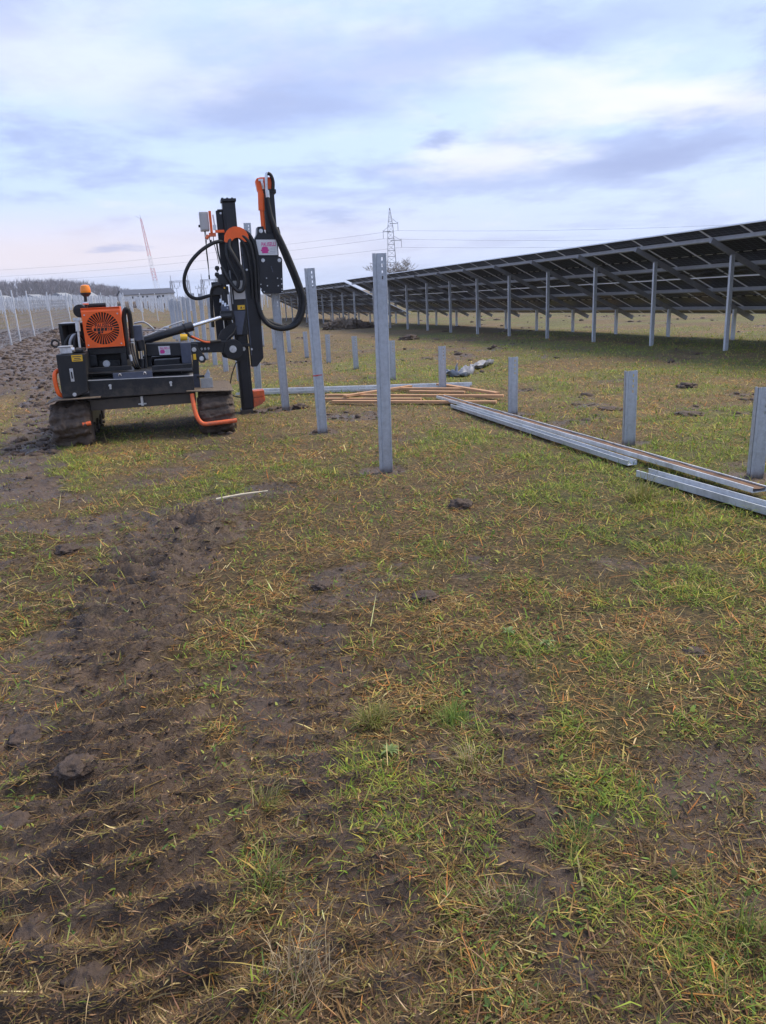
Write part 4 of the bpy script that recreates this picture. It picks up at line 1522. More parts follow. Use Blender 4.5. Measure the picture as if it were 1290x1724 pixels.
    # --- right hand bracket, hook plate ---------------------------------------
    rb = part('side_bracket', MB().prism([(0.668, 1.168), (0.758, 1.150), (0.752, 0.99), (0.735, 0.72), (0.735, 0.55), (0.652, 0.55), (0.655, 0.72), (0.672, 0.99)], 0.35, 0.40), 'black_paint', bevel=0.004)
    part('bracket_foot', MB().box((0.656, 0.342, 0.56), (0.732, 0.349, 0.76)), 'grey_paint', rb, bevel=0.001)
    part('hook_plate', MB().prism([(0.69, 1.12), (0.73, 1.125), (0.775, 1.07), (0.83, 1.0), (0.848, 0.95), (0.82, 0.905), (0.77, 0.905), (0.735, 0.95), (0.70, 1.05)], 0.318, 0.340), 'black_paint', rb, bevel=0.002)
    bolt(rb, 0.705, 0.316, 1.083, 0.022)
    bolt(rb, 0.789, 0.316, 0.962, 0.022)
    part('warning_sticker', MB().box((0.684, 0.312, 0.952), (0.721, 0.3165, 1.026)), 'yellow_paint', rb, bevel=0)
    part('hinge', MB().box((0.742, 0.28, 0.575), (0.90, 0.31, 0.705)), 'concrete', rb, bevel=0.003)
    part('hook', MB().prism([(0.80, .705), (.875, .705), (.878, .77), (.855, .82), (.838, .79), (.82, .76), (.80, .735)], .30, .33), 'aluminium', rb)
    part('tie_bar', MB().box((.70, .29, .715), (.80, .33, .745)), 'black_paint', rb)
    # orange step bars
    part('step_bar', MB().tube(smooth_path([(0.617, -0.02, 0.545), (0.620, -.06, .45), (0.630, -0.11, 0.335), (0.665, -0.15, 0.222), (0.727, -0.17, 0.168), (0.86, -0.17, 0.168), (1.145, -0.16, 0.178)], 5), 0.028, 12), 'worn_orange', bevel=0, smooth=True, label='bent orange step bar before the right track')
    part('step_bar', MB().tube([(-0.755, -.12, .278), (-0.655, -.10, .287)], 0.026, 12), 'worn_orange', bevel=0, smooth=True, label='orange bar end beside the left track')

    # --- arm and pivot to the mast --------------------------------------------
    ar = part('swing_arm', MB().prism([(0.66, 1.115), (1.26, 1.098), (1.30, 0.99), (1.245, 0.938), (0.66, 0.955)], 1.56, 1.72), 'black_paint', bevel=0.008)
    for k in range(3):
        part('arm_slot', MB().prism([(0.80 + .05 * k, 1.02), (0.825 + .05 * k, 1.03), (0.835 + .05 * k, 1.0), (0.81 + .05 * k, .985)], 1.556, 1.5595), 'aluminium', ar, bevel=0)
    part('arm_link', MB().box((0.60, 1.2, .96), (0.70, 1.62, 1.10)), 'black_paint', ar)
    pv_ = part('pivot_disc', MB().cyl((1.275, 1.76, 0.975), (1.275, 1.525, 0.975), 0.142, seg=28), 'black_paint', bevel=0.006)
    part('pivot_pin', MB().cyl((1.268, 1.53, 0.98), (1.268, 1.50, 0.98), 0.052, seg=20).cyl((1.268, 1.4998, 0.98), (1.268, 1.485, 0.98), 0.028, seg=6), 'zinc', pv_, bevel=0)
    part('pivot_gusset', MB().prism([(1.06, 1.10), (1.12, 1.24), (1.27, 1.34), (1.34, 1.36), (1.36, 1.20), (1.22, 1.10)], 1.66, 1.70), 'black_paint', pv_, bevel=0.003)
    part('pivot_cable', MB().tube(smooth_path([(1.16, 1.52, 1.02), (1.19, 1.52, 1.12), (1.30, 1.6, 1.21), (1.36, 1.68, 1.30)], 5), 0.010, 6), 'rubber', pv_, bevel=0, smooth=True)
    part('pivot_base', MB().prism([(1.10, .93), (1.45, .93), (1.46, .80), (1.35, .78), (1.12, .86)], 1.69, 1.78), 'black_paint', pv_)

    # --- mast -----------------------------------------------------------------
    ma = part('mast', MB().box((1.335, 1.90, 0.02), (1.525, 2.12, 3.06)), 'mast_paint', bevel=0.012)
    part('mast_front', MB().box((1.365, 1.872, 0.03), (1.49, 1.899, 2.95)), 'mast_paint', ma, bevel=0.006)
    part('mast_cap', MB().box((1.322, 1.86, 3.0605), (1.540, 2.14, 3.10)).box((1.33, 1.87, 3.1002), (1.36, 2.13, 3.112)).box((1.40, 1.87, 3.1002), (1.43, 2.13, 3.112)).box((1.47, 1.87, 3.1002), (1.50, 2.13, 3.112)), 'mast_paint', ma)
    part('mast_foot', MB().box((1.318, 1.87, -0.055), (1.505, 2.14, 0.0195)), 'black_paint', ma, label='worn mast foot')
    part('side_column', MB().box((1.238, 1.98, 1.95), (1.333, 2.1, 2.95)).box((1.26, 1.96, 2.94), (1.335, 2.1, 2.965)), 'mast_paint', ma, bevel=0.006)
    bolt(ma, 1.305, 1.98, 2.91, 0.012)
    part('rear_column', MB().box((1.070, 2.06, 1.06), (1.190, 2.18, 1.95)), 'mast_paint', ma, bevel=0.006)
    part('rear_column', MB().box((1.2, 2.0, 1.10), (1.28, 2.1, 1.9)), 'black_paint', ma, bevel=0.006)
    # carriage plate running beside the mast
    cg = part('carriage', MB().prism([(1.545, 2.50), (1.60, 2.565), (1.70, 2.57), (1.765, 2.46), (1.770, 2.10), (1.752, 1.80), (1.746, 1.33), (1.736, 0.80), (1.625, 0.672), (1.545, 0.672)], 1.85, 2.05), 'mast_paint', bevel=0.008)
    part('carriage_rib', MB().box((1.548, 1.838, 0.85), (1.562, 1.849, 2.42)), 'grey_paint', cg, bevel=0)
    for z in (1.33, 0.92):
        part('hole', MB().cyl((1.675, 1.845, z), (1.675, 1.8495, z), .02, seg=14), 'rubber', cg, bevel=0)
    bolt(cg, 1.565, 1.84, 0.94, 0.012)
    bolt(cg, 1.60, 1.84, 2.10, 0.012)
    for z in (2.30, 2.02):
        part('carriage_tab', MB().box((1.535, 1.835, z), (1.62, 1.8495, z + .018)), 'black_paint', cg, bevel=0)
    bolt(ma, 1.44, 1.872, 0.953, 0.026)
    part('clamp_bar', MB().box((1.30, 1.80, 0.985), (1.55, 1.868, 1.03)), 'black_paint', ma, bevel=0.006)
    # plates on the mast front
    part('serial_plate', MB().box((1.373, 1.778, 1.684), (1.541, 1.80, 1.95)), 'plastic_grey', ma, bevel=0.006)
    part('plate_support', MB().box((1.345, 1.8005, 1.16), (1.53, 1.871, 2.02)), 'black_paint', ma, bevel=0.004)
    part('warning_sticker', MB().box((1.409, 1.7945, 1.533), (1.518, 1.7998, 1.598)), 'yellow_paint', ma, bevel=0)
    part('sticker_symbol', MB().prism([(1.445, 1.548), (1.482, 1.548), (1.4635, 1.585)], 1.7935, 1.7943).box((1.495, 1.7935, 1.55), (1.508, 1.7943, 1.565)), 'sticker_ink', ma, bevel=0)
    part('tapered_guard', MB().prism([(1.343, 1.520), (1.522, 1.512), (1.435, 1.170), (1.366, 1.172)], 1.775, 1.7995), 'grey_paint', ma, bevel=0.004)
    cl = part('clevis', MB().box((1.150, 1.64, 1.395), (1.335, 1.86, 1.53)).cyl((1.135, 1.63, 1.45), (1.30, 1.63, 1.45), .05, seg=14), 'black_paint', bevel=0.006)
    part('clevis_block', MB().box((1.165, 1.66, 1.5305), (1.285, 1.8, 1.60)), 'grey_paint', cl)
    part('clevis_stay', MB().bar((1.27, 1.8, 1.4), (1.30, 1.8, 1.20), .06), 'black_paint', cl)
    part('thin_pipe', MB().tube([(1.345, 1.79, 1.62), (1.345, 1.79, 2.10)], .008, 6), 'aluminium', ma, bevel=0)
    # valve bank with knobs at the left of the mast
    vk = part('valve_bank', MB().box((1.16, 1.70, 1.90), (1.33, 1.86, 2.05)).box((1.06, 1.72, 1.76), (1.30, 1.86, 1.88)).cyl((1.23, 1.75, 1.60), (1.23, 1.75, 1.9), .045), 'black_paint', bevel=0.008)
    for x, z in ((1.165, 2.135), (1.155, 2.045)):
        part('knob', MB().lathe([(.012, -.05), (.014, -.03), (.030, -.02), (.036, 0), (.026, .03), (.004, .036)], 14, (x, 1.74, z)), 'rubber', vk, bevel=0, smooth=True)
    part('work_light', MB().cyl((1.24, 1.665, 1.855), (1.24, 1.699, 1.855), 0.012), 'yellow_paint', vk, bevel=0)
    part('hose', MB().tube(smooth_path([(1.02, 1.80, 1.30), (1.03, 1.78, 1.60), (1.05, 1.74, 1.80), (1.10, 1.7, 1.89), (1.2, 1.7, 1.90)], 5), .026, 9), 'rubber', vk, bevel=0, smooth=True)
    for k in range(4):
        part('hose_fitting', MB().cyl((1.17 + .03 * k, 1.69, 1.70 - .03 * k), (1.16 + .03 * k, 1.67, 1.65 - .03 * k), .016, seg=8), 'zinc', vk, bevel=0)
    # orange hose guide, bar, plate and control box
    hg = part('hose_guide', MB().prism([(1.304, 2.505), (1.318, 2.595), (1.352, 2.648), (1.40, 2.685), (1.452, 2.703), (1.502, 2.706), (1.552, 2.697), (1.602, 2.672), (1.640, 2.632), (1.662, 2.585), (1.666, 2.52), (1.645, 2.492), (1.605, 2.490), (1.570, 2.520), (1.535, 2.545), (1.495, 2.552), (1.455, 2.542), (1.420, 2.510), (1.385, 2.490), (1.33, 2.490)], 1.775, 1.795), 'orange_paint', bevel=0.003)
    part('hose_guide_rim', MB().prism([(1.345, 2.52), (1.39, 2.62), (1.50, 2.665), (1.61, 2.61), (1.63, 2.52), (1.58, 2.55), (1.5, 2.58), (1.42, 2.55)], 1.7955, 1.868), 'rubber', hg)
    part('crossbar', MB().box((1.195, 1.80, 2.630), (1.325, 1.84, 2.668)), 'orange_paint', hg)
    part('upright_bar', MB().box((1.124, 1.79, 2.632), (1.160, 1.84, 2.930)), 'orange_paint', hg)
    bx2 = part('control_box', MB().box((0.990, 1.83, 2.665), (1.118, 2.02, 2.925)), 'plastic_grey', bevel=0.012)
    part('box_door', MB().box((1.012, 1.822, 2.685), (1.110, 1.8295, 2.905)), 'plastic_grey', bx2, bevel=0.003)
    part('knob', MB().cyl((.99, 1.9, 2.735), (.965, 1.9, 2.735), .018), 'rubber', bx2, bevel=0)
    part('actuator', MB().cyl((1.195, 1.83, 2.74), (1.185, 1.83, 2.88), .010).box((1.17, 1.8, 2.67), (1.215, 1.85, 2.74)), 'zinc', hg, bevel=0)
    part('clamp', MB().box((1.10, 1.8, 2.58), (1.20, 1.85, 2.631)).cyl((1.09, 1.81, 2.60), (1.06, 1.80, 2.55), .024), 'worn_orange', hg)
    for pts in ([(1.045, 1.9, 2.67), (1.045, 1.88, 2.52), (1.05, 1.88, 2.25), (1.043, 1.88, 2.03)], [(1.055, 1.9, 2.67), (1.06, 1.88, 2.55), (1.04, 1.88, 2.40), (1.047, 1.88, 2.10)],
                [(1.165, 1.85, 2.63), (1.16, 1.85, 2.50), (1.185, 1.85, 2.35), (1.20, 1.85, 2.20)], [(1.11, 1.82, 2.58), (1.10, 1.8, 2.54), (1.115, 1.8, 2.52)]):
        part('control_cable', MB().tube(smooth_path(pts, 5), .0055, 6), 'rubber', hg, bevel=0, smooth=True)
    part('cable_plug', MB().cyl((1.115, 1.8, 2.535), (1.115, 1.8, 2.50), .016).cyl((1.043, 1.88, 2.05), (1.043, 1.88, 1.99), .011), 'rubber', hg, bevel=0)
    # hoses on the mast
    hoses = [
        ([(1.30, 1.80, 2.50), (1.22, 1.77, 2.505), (1.11, 1.74, 2.472), (0.941, 1.70, 2.371), (0.786, 1.68, 2.22), (0.690, 1.68, 2.043), (0.678, 1.70, 1.873), (0.734, 1.72, 1.765), (0.84, 1.74, 1.722), (0.998, 1.75, 1.752), (1.16, 1.75, 1.78)], .026, 'hose_sleeve', 'hose looping out to the left of the mast'),
        ([(1.20, 1.84, 2.50), (1.205, 1.82, 2.36), (1.225, 1.80, 2.22), (1.25, 1.78, 2.14)], .013, 'rubber', None),
        ([(1.355, 1.83, 2.56), (1.33, 1.77, 2.40), (1.335, 1.74, 2.27), (1.40, 1.71, 2.09), (1.45, 1.70, 1.95), (1.425, 1.70, 1.855), (1.36, 1.70, 1.885), (1.30, 1.71, 2.01), (1.245, 1.74, 2.14)], .027, 'rubber', None),
        ([(1.42, 1.83, 2.58), (1.37, 1.75, 2.44), (1.42, 1.69, 2.30), (1.505, 1.67, 2.12), (1.540, 1.66, 1.96), (1.510, 1.66, 1.83), (1.435, 1.66, 1.80), (1.35, 1.67, 1.90), (1.28, 1.69, 2.04), (1.235, 1.72, 2.15)], .029, 'rubber', None),
        ([(1.48, 1.83, 2.60), (1.60, 1.79, 2.56), (1.68, 1.78, 2.44), (1.715, 1.78, 2.20), (1.71, 1.79, 1.90), (1.70, 1.80, 1.62)], .024, 'rubber', None),
        ([(1.46, 1.84, 2.62), (1.64, 1.83, 2.63), (1.735, 1.82, 2.48), (1.762, 1.82, 2.22), (1.755, 1.82, 1.90), (1.735, 1.82, 1.58)], .024, 'rubber', None),
        ([(1.50, 1.84, 2.60), (1.57, 1.79, 2.50), (1.625, 1.79, 2.36), (1.65, 1.79, 2.10), (1.65, 1.80, 1.7)], .022, 'rubber', None),
    ]
    for pts, r_, m_, lb in hoses:
        part('hose', MB().tube(smooth_path(pts, 7), r_, 10), m_, ma, bevel=0, smooth=True, label=lb)
    part('foot_cable', MB().tube(smooth_path([(1.34, 1.87, 0.76), (1.299, 1.85, 0.731), (1.222, 1.85, 0.554), (1.188, 1.85, 0.397), (1.211, 1.85, 0.263), (1.34, 1.86, 0.215)], 6), 0.009, 6), 'rubber', ma, bevel=0, smooth=True)
    part('pile_guide', MB().prism([(1.528, 0.293), (1.702, 0.297), (1.706, 0.20), (1.528, 0.196)], 1.90, 2.12).prism([(1.527, 0.19), (1.706, 0.194), (1.709, 0.137), (1.654, 0.088), (1.521, 0.037)], 1.89, 2.13), 'worn_orange', ma, bevel=0.005, label='orange pile guide at the mast foot')

    # --- hammer ---------------------------------------------------------------
    hm = part('hammer_body', MB().prism([(1.757, 2.531), (1.80, 2.60), (1.815, 2.70), (1.90, 2.705), (1.925, 2.60), (2.06, 2.60), (2.07, 2.69), (2.13, 2.69), (2.15, 2.60), (2.10, 2.529), (2.094, 2.275), (1.785, 2.285)], 1.86, 2.16), 'mast_paint', bevel=0.006)
    lp = part('head_plate', MB().prism([(1.768, 2.284), (2.092, 2.274), (2.125, 2.262), (2.140, 2.235), (2.117, 1.738), (1.812, 1.750), (1.785, 1.80), (1.770, 1.93), (1.765, 2.0)], 1.85, 1.872), 'mast_paint', hm, bevel=0.003)
    part('head_plate', MB().prism([(1.80, 2.27), (2.12, 2.26), (2.11, 1.78), (1.83, 1.79)], 2.12, 2.142), 'mast_paint', hm, bevel=0.003)
    part('anvil', MB().box((1.88, 1.90, 1.80), (2.10, 2.11, 2.10)), 'black_paint', hm)
    for x, z in ((1.791, 1.884), (1.789, 1.816), (1.830, 1.774), (2.107, 1.949), (2.106, 1.876), (2.102, 1.802), (2.100, 1.765), (1.883, 1.969), (2.048, 1.962), (1.887, 1.859), (2.050, 1.852)):
        part('bolt', MB().cyl((x, 1.851, z), (x, 1.843, z), .0095, seg=10), 'zinc', hm, bevel=0)
    for x, z in ((1.84, 1.97), (1.84, 1.86), (1.97, 1.90), (2.02, 1.80), (1.93, 1.80)):
        part('hole', MB().cyl((x, 1.848, z), (x, 1.8495, z), .008, seg=10), 'rubber', hm, bevel=0)
    for x, z in ((1.853, 2.226), (2.096, 2.217)):
        bolt(hm, x, 1.85, z, 0.020)
    bolt(hm, 1.859, 1.86, 2.640, 0.022)
    part('slot_arm', MB().bar((1.965, 1.845, 2.14), (1.985, 1.845, 2.05), .022, .012), 'grey_paint', hm)
    hs = part('maker_sticker', MB().prism([(1.772, 2.521), (2.076, 2.512), (2.085, 2.49), (2.080, 2.293), (1.800, 2.303)], 1.853, 1.8585), 'sticker_white', hm, bevel=0, label='white maker sticker with pink lettering')
    logo(hm, 1.945, 1.8522, 2.405, 0.25, 0.19)
    up = part('hammer_column', MB().box((1.945, 1.90, 2.60), (2.105, 2.08, 3.215)), 'mast_paint', bevel=0.012)
    part('column_cap', MB().box((1.935, 1.89, 3.16), (2.135, 2.09, 3.217)), 'black_paint', up, bevel=0.010)
    oc = part('hammer_cylinder', MB().cyl((1.908, 1.93, 2.66), (1.908, 1.93, 2.93), .034, seg=14).cyl((1.905, 1.93, 2.9303), (1.918, 1.93, 3.20), .050, seg=16), 'orange_paint', bevel=0, smooth=True)
    part('cylinder_head', MB().prism([(1.848, 3.34), (1.870, 3.372), (1.925, 3.385), (2.08, 3.385), (2.105, 3.35), (2.105, 3.222), (1.97, 3.222), (1.965, 3.20), (1.868, 3.20)], 1.92, 2.06), 'orange_paint', oc, bevel=0.006)
    part('elbow', MB().tube(smooth_path([(1.992, 1.87, 3.20), (2.0, 1.87, 3.34), (2.012, 1.88, 3.42), (2.045, 1.89, 3.43)], 4), .022, 10).cyl((2.003, 1.87, 3.10), (2.0, 1.87, 3.20), .032, seg=10), 'zinc', hm, bevel=0, smooth=True)
    part('elbow', MB().tube(smooth_path([(1.95, 1.88, 3.22), (1.94, 1.87, 3.29), (1.93, 1.88, 3.34)], 4), .018, 8).box((1.89, 1.89, 3.33), (1.96, 1.93, 3.36)), 'zinc', hm, bevel=0)
    part('hose', MB().tube(smooth_path([(2.03, 1.88, 3.43), (2.072, 1.88, 3.408), (2.100, 1.89, 3.32), (2.09, 1.90, 3.20)], 6), .026, 10), 'rubber', hm, bevel=0, smooth=True)
    for dx, dy in ((0, 0), (-0.042, 0.045)):
        part('hose', MB().tube(smooth_path([(2.0, 1.86 + dy * .3, 3.10), (2.022, 1.83 + dy * .5, 2.848), (2.076 + dx * .3, 1.80 + dy * .8, 2.645), (2.138 + dx * .7, 1.78 + dy, 2.49), (2.219 + dx, 1.77 + dy, 2.285), (2.317 + dx, 1.75 + dy, 2.001), (2.374 + dx, 1.74 + dy, 1.809), (2.408 + dx, 1.73 + dy, 1.651), (2.375 + dx, 1.73 + dy, 1.45), (2.290 + dx, 1.73 + dy, 1.30), (2.175 + dx, 1.73 + dy, 1.236), (2.019 + dx * .5, 1.74 + dy, 1.223 - dx), (1.862, 1.76 + dy, 1.285 - dx), (1.76, 1.79 + dy, 1.42), (1.712, 1.81 + dy, 1.62)], 7), [.024] * 4 + [.028] * 5 + [.033] * 5 + [.037] * 85, 12), 'hose_sleeve', hm, bevel=0, smooth=True, label='thick hose hanging in a long loop right of the hammer')
    return T


def logo(parent, x, y, z, w, h):
    """pink maker's name over a curled emblem, with small grey print"""
    me = text_mesh('sticker_lettering', 'PAUSELLI', h * 0.42, 0.0006, 0.95)
    xs = [v.co.x for v in me.vertices]
    k = (w * 0.84) / (max(xs) - min(xs))
    me.transform(Matrix.Diagonal((k, 1, 1, 1)))
    o = obj('sticker_lettering', me, 'sticker_pink', parent)
    o.location = (x + w * 0.04, y, z + h * 0.22)
    mb = MB()
    bx_, bz = x - w * .20, z - h * .20
    for (rx, rz_, dz) in ((.20, .11, .16), (.25, .12, 0.0), (.20, .09, -.14)):
        pts = [(bx_ + math.cos(a) * w * rx, bz + dz * h + math.sin(a) * h * rz_) for a in np.linspace(0, 2 * math.pi, 18)[:-1]]
        mb.prism(pts, y - .0007 - dz * .001, y + .0006)
    mb.build('sticker_emblem', 'sticker_pink', parent)
    mb = MB()
    for i, (dz, ln) in enumerate(((-.06, .30), (-.18, .34), (-.30, .34), (-.42, .80))):
        xc = x + w * .25 if i < 3 else x
        mb.box((xc - w * ln / 2, y - .0004, z + h * dz - h * .012), (xc + w * ln / 2, y + .0006, z + h * dz + h * .012))
    mb.build('sticker_print', 'lattice_steel', parent)


pile_driver()


# ------------------------------------------------------------------ background things
def bare_tree(name, label, loc, height, spread, levels=5, seed=1, mat='bark', upright=0.5, group=None):
    rnd = random.Random(seed)
    t = thing(name, label, 'tree', loc, 0, group)
    tr, cr = MB(), MB()

    def grow(p, d, L, r, lev):
        n = 3
        pts, rs = [p], [r]
        q = p.copy()
        dd = d.copy()
        for i in range(n):
            dd = (dd + Vector((rnd.uniform(-.25, .25), rnd.uniform(-.25, .25), rnd.uniform(-.08, .2)))).normalized()
            q = q + dd * (L / n)
            pts.append(q.copy())
            rs.append(max(0.015, r * (1 - 0.45 * (i + 1) / n)))
        (tr if lev >= levels - 1 else cr).tube(pts, rs, 6 if lev >= levels - 1 else 3, False)
        if lev == 0:
            return
        k = 4
        for i in range(k):
            j = rnd.randint(1, n)
            az_ = rnd.uniform(0, 6.28)
            side = Vector((math.cos(az_), math.sin(az_), rnd.uniform(-.1, .6)))
            nd = (dd * upright + side * spread).normalized()
            grow(pts[j], nd, L * rnd.uniform(.55, .8), rs[j] * .66, lev - 1)
    grow(Vector((0, 0, -.2)), Vector((0.03, 0, 1)), height * .36, height * .022, levels)
    tr.build('trunk', mat, t)
    cr.build('crown', mat, t)
    return t


bare_tree('bare_tree', 'leafless bushy tree behind the solar panels, before the pylon', (2.3, 84, H(2.3, 84)), 8.2, 0.95, 5, 5)


def lattice(mb, base, top, w0, w1, n, r=0.03, arms=None):
    """four-legged lattice column from base to top"""
    base, top = Vector(base), Vector(top)
    ax = (top - base).normalized()
    sx = Vector((1, 0, 0))
    sy = ax.cross(sx).normalized()
    prev = None
    for i in range(n + 1):
        f = i / n
        c_ = base.lerp(top, f)
        w = w0 + (w1 - w0) * f
        ring = [c_ + sx * (a * w / 2) + sy * (b * w / 2) for a, b in ((-1, -1), (1, -1), (1, 1), (-1, 1))]
        for k in range(4):
            mb.bar(ring[k], ring[(k + 1) % 4], r * .7)
        if prev:
            for k in range(4):
                mb.bar(prev[k], ring[k], r)
                if i % 2:
                    mb.bar(prev[k], ring[(k + 1) % 4], r * .7)
                else:
                    mb.bar(prev[(k + 1) % 4], ring[k], r * .7)
        prev = ring
    return mb


def pylon():
    bx_, by_ = 5.9, 230.0
    z0 = H(bx_, by_) - 0.5
    t = thing('electricity_pylon', 'grey lattice electricity pylon rising behind the bare tree', 'pylon', (bx_, by_, z0))
    mb = MB()
    lattice(mb, (0, 0, 0), (0, 0, 19.5), 3.2, 1.4, 12, .09)
    lattice(mb, (0, 0, 19.5), (0, 0, 24.2), 1.4, .12, 4, .08)
    mb.build('tower', 'lattice_steel', t)
    for sx, z, L in ((1, 20.1, 2.1), (-1, 18.1, 2.1), (1, 15.6, 2.9)):
        a = MB()
        a.bar((0, -.5, z), (sx * L, 0, z), .12).bar((0, .5, z), (sx * L, 0, z), .12).bar((sx * .6, 0, z + 1.3), (sx * L, 0, z), .09).bar((sx * L, 0, z), (sx * L, 0, z + .4), .08)
        arm = a.build('crossarm', 'lattice_steel', t)
        MB().cyl((sx * L, 0, z), (sx * L, 0, z - 1.9), .055, seg=6).build('insulator', 'wire_dark', arm)
    return bx_, by_, z0


px_, py_, pz_ = pylon()


def wire(a, b, sag, label, r=0.028):
    pts = []
    for i in range(25):
        f = i / 24
        p = Vector(a).lerp(Vector(b), f)
        p.z -= sag * 4 * f * (1 - f)
        pts.append(tuple(p))
    o = MB().tube(pts, r, 4, False).build('power_line', 'wire_dark')
    tag(o, label, 'power line', 'overhead wires')


names = ['top', 'middle', 'lowest']
for i, (sx, z, L) in enumerate(((1, 20.1, 2.1), (1, 15.6, 2.9), (-1, 18.1, 2.1))):
    p = (px_ + sx * L, py_, pz_ + z - 1.9)
    lab = ['highest wire running right from the pylon', 'lowest wire running right from the pylon', 'middle wire running right from the pylon'][i]
    wire(p, (260 + 10 * i, py_ - 20 + 8 * i, z * 1.0 + 1 - 3 * (i == 2)), 5, lab)
    lab = ['highest wire running left from the pylon behind the mast', 'lowest wire running left from the pylon behind the mast', 'middle wire running left from the pylon behind the mast'][i]
    wire(p, (-330, 420 + 15 * i, z * 0.9 + 8), 6, lab)


def radio_mast():
    bx_, by_ = -68.6, 260.0
    z0 = H(bx_, by_)
    t = thing('radio_mast', 'tall thin red and white lattice mast leaning left behind the white building', 'mast', (bx_, by_, z0))
    top = Vector((-3.0, 0, 26.0 - z0))
    nseg = 7
    for k in range(nseg):
        a = top * (k / nseg)
        b = top * ((k + 1) / nseg)
        mb = MB()
        lattice(mb, a, b, 1.5 - 1.1 * k / nseg, 1.5 - 1.1 * (k + 1) / nseg, 4, .05 if k < 4 else .045)
        mb.build('mast_section', 'red_paint' if k in (0, 2, 4, 5, 6) else 'white_paint', t)
    MB().bar(top, top + Vector((-.15, 0, 1.2)), .06).bar(top, top + Vector((-1.6, 0, .9)), .05).build('antenna', 'wire_dark', t)


radio_mast()


def gantry(x, y, w, h, label, n=2):
    t = thing('substation_gantry', label, 'gantry', (x, y, H(x, y)), -0.1, 'steel gantries of the substation')
    for k in range(n):
        mb = MB()
        lattice(mb, (k * w, 0, 0), (k * w, 0, h), 1.0, .55, 8, .09)
        mb.bar((k * w, 0, h), (k * w, 0, h + 1.7), .12)
        mb.build('column', 'lattice_steel', t)
    mb = MB()
    for k in range((n - 1) * 8):
        xa, xb = k * w / 8, (k + 1) * w / 8
        mb.bar((xa, -.25, h - .05), (xb, -.25, h - .05), .09).bar((xa, .25, h - .05), (xb, .25, h - .05), .09).bar((xa, -.25, h - .05), (xb, .25, h - .45), .07).bar((xa, 0, h - .45), (xb, 0, h - .45), .08)
    mb.build('crossbeam', 'lattice_steel', t)
    for k in range(3):
        xx = w * (k + .5) / 3
        MB().cyl((xx, 0, h - .5), (xx, 0, h - 1.8), .09, seg=6).build('insulator', 'wire_dark', t)


gantry(-62.0, 250, 5.4, 6.9, 'left substation gantry beside the white building')
gantry(-52.5, 250, 4.6, 6.9, 'right substation gantry with three columns, behind the hose loop', 3)
for i in range(16):
    x = -60 + i * 2.1 + random.uniform(-.6, .6)
    y = 243 + random.uniform(-6, 6)
    h = random.uniform(2.2, 5.2)
    t = thing('switchgear_pole', 'thin switchgear pole with insulators below the substation gantries', 'substation pole', (x, y, H(x, y)), 0, 'poles of the substation switchgear')
    MB().cyl((0, 0, 0), (0, 0, h), .10, .07, 6).build('pole', 'lattice_steel', t)
    MB().bar((-.6, 0, h), (.6, 0, h), .10).cyl((-.5, 0, h), (-.5, 0, h + .8), .07, seg=6).cyl((.5, 0, h), (.5, 0, h + .8), .07, seg=6).build('insulators', 'lattice_steel', t)


def building():
    x0, y0 = -68.5, 222
    z0 = H(-64, y0) - 0.35
    t = thing('white_building', 'long low white building with a dark blue-grey gabled roof', 'building', (x0, y0, z0 + 1.45), 0.52)
    L, W, h, rg = 14.0, 6.5, 1.9, 1.15
    x1 = L
    MB().poly([(0, 0, 0), (L, 0, 0), (L, W, 0), (0, W, 0), (0, 0, h), (L, 0, h), (L, W, h), (0, W, h), (0, W / 2, h + rg), (L, W / 2, h + rg)],
              [(0, 1, 5, 4), (1, 2, 6, 9, 5), (2, 3, 7, 6), (3, 0, 4, 8, 7), (4, 5, 9, 8), (6, 7, 8, 9), (3, 2, 1, 0)]).build('wall', 'white_wall', t)
    MB().prism_x([(-.4, h - .12), (W / 2, h + rg + .10), (W + .4, h - .12), (W + .4, h + .02), (W / 2, h + rg + .24), (-.4, h + .02)], -.35, L + .35).build('roof', 'grey_roof', t)
    for k, (xa, wd, zb, ht) in enumerate([(2.1, .5, .85, .55), (3.8, .7, .05, 1.35), (5.0, .45, .95, .5), (6.2, .45, .95, .5), (9.1, 1.0, .05, 1.3), (10.6, .5, .9, .55)]):
        f = MB().box((xa, -.07, zb), (xa + wd, -.002, zb + ht)).build('door' if ht > 1 else 'window', 'far_glass', t)
        MB().box((xa - .06, -.09, zb + ht), (xa + wd + .06, -.003, zb + ht + .08)).build('frame', 'white_paint', f)
    for yy in (1.2, 3.2):
        MB().box((-.07, yy, .9), (-.002, yy + .6, 1.4)).build('window', 'far_glass', t)


building()


def shed(x, y, w, h, rise, label, rz=0.0):
    t = thing('gabled_shed', label, 'shed', (x, y, H(x, y) - .2), rz, 'pale gabled roofs at the edge of the wood')
    MB().box((-w / 2, 0, 0), (w / 2, 9, h)).build('wall', 'pale_sheet', t)
    MB().prism([(-w / 2 - .3, h + .004), (0, h + rise), (w / 2 + .3, h + .004)], -.3, 9.3).build('roof', 'shed_roof', t)


shed(-96, 205, 8.4, 1.4, 1.7, 'leftmost of the pale gabled roofs before the far wood', .1)
shed(-87, 204, 8.0, 1.4, 1.6, 'second pale gabled roof from the left before the far wood', .1)
shed(-80.5, 206, 6.2, 1.5, 1.6, 'third pale gabled roof from the left before the far wood', .1)
shed(-75, 209, 5.0, 1.5, 1.9, 'steepest pale gabled roof, left of the orange beacon', .1)
shed(-112, 202, 7.2, 1.2, 1.3, 'low pale gabled roof cut by the left edge', .1)


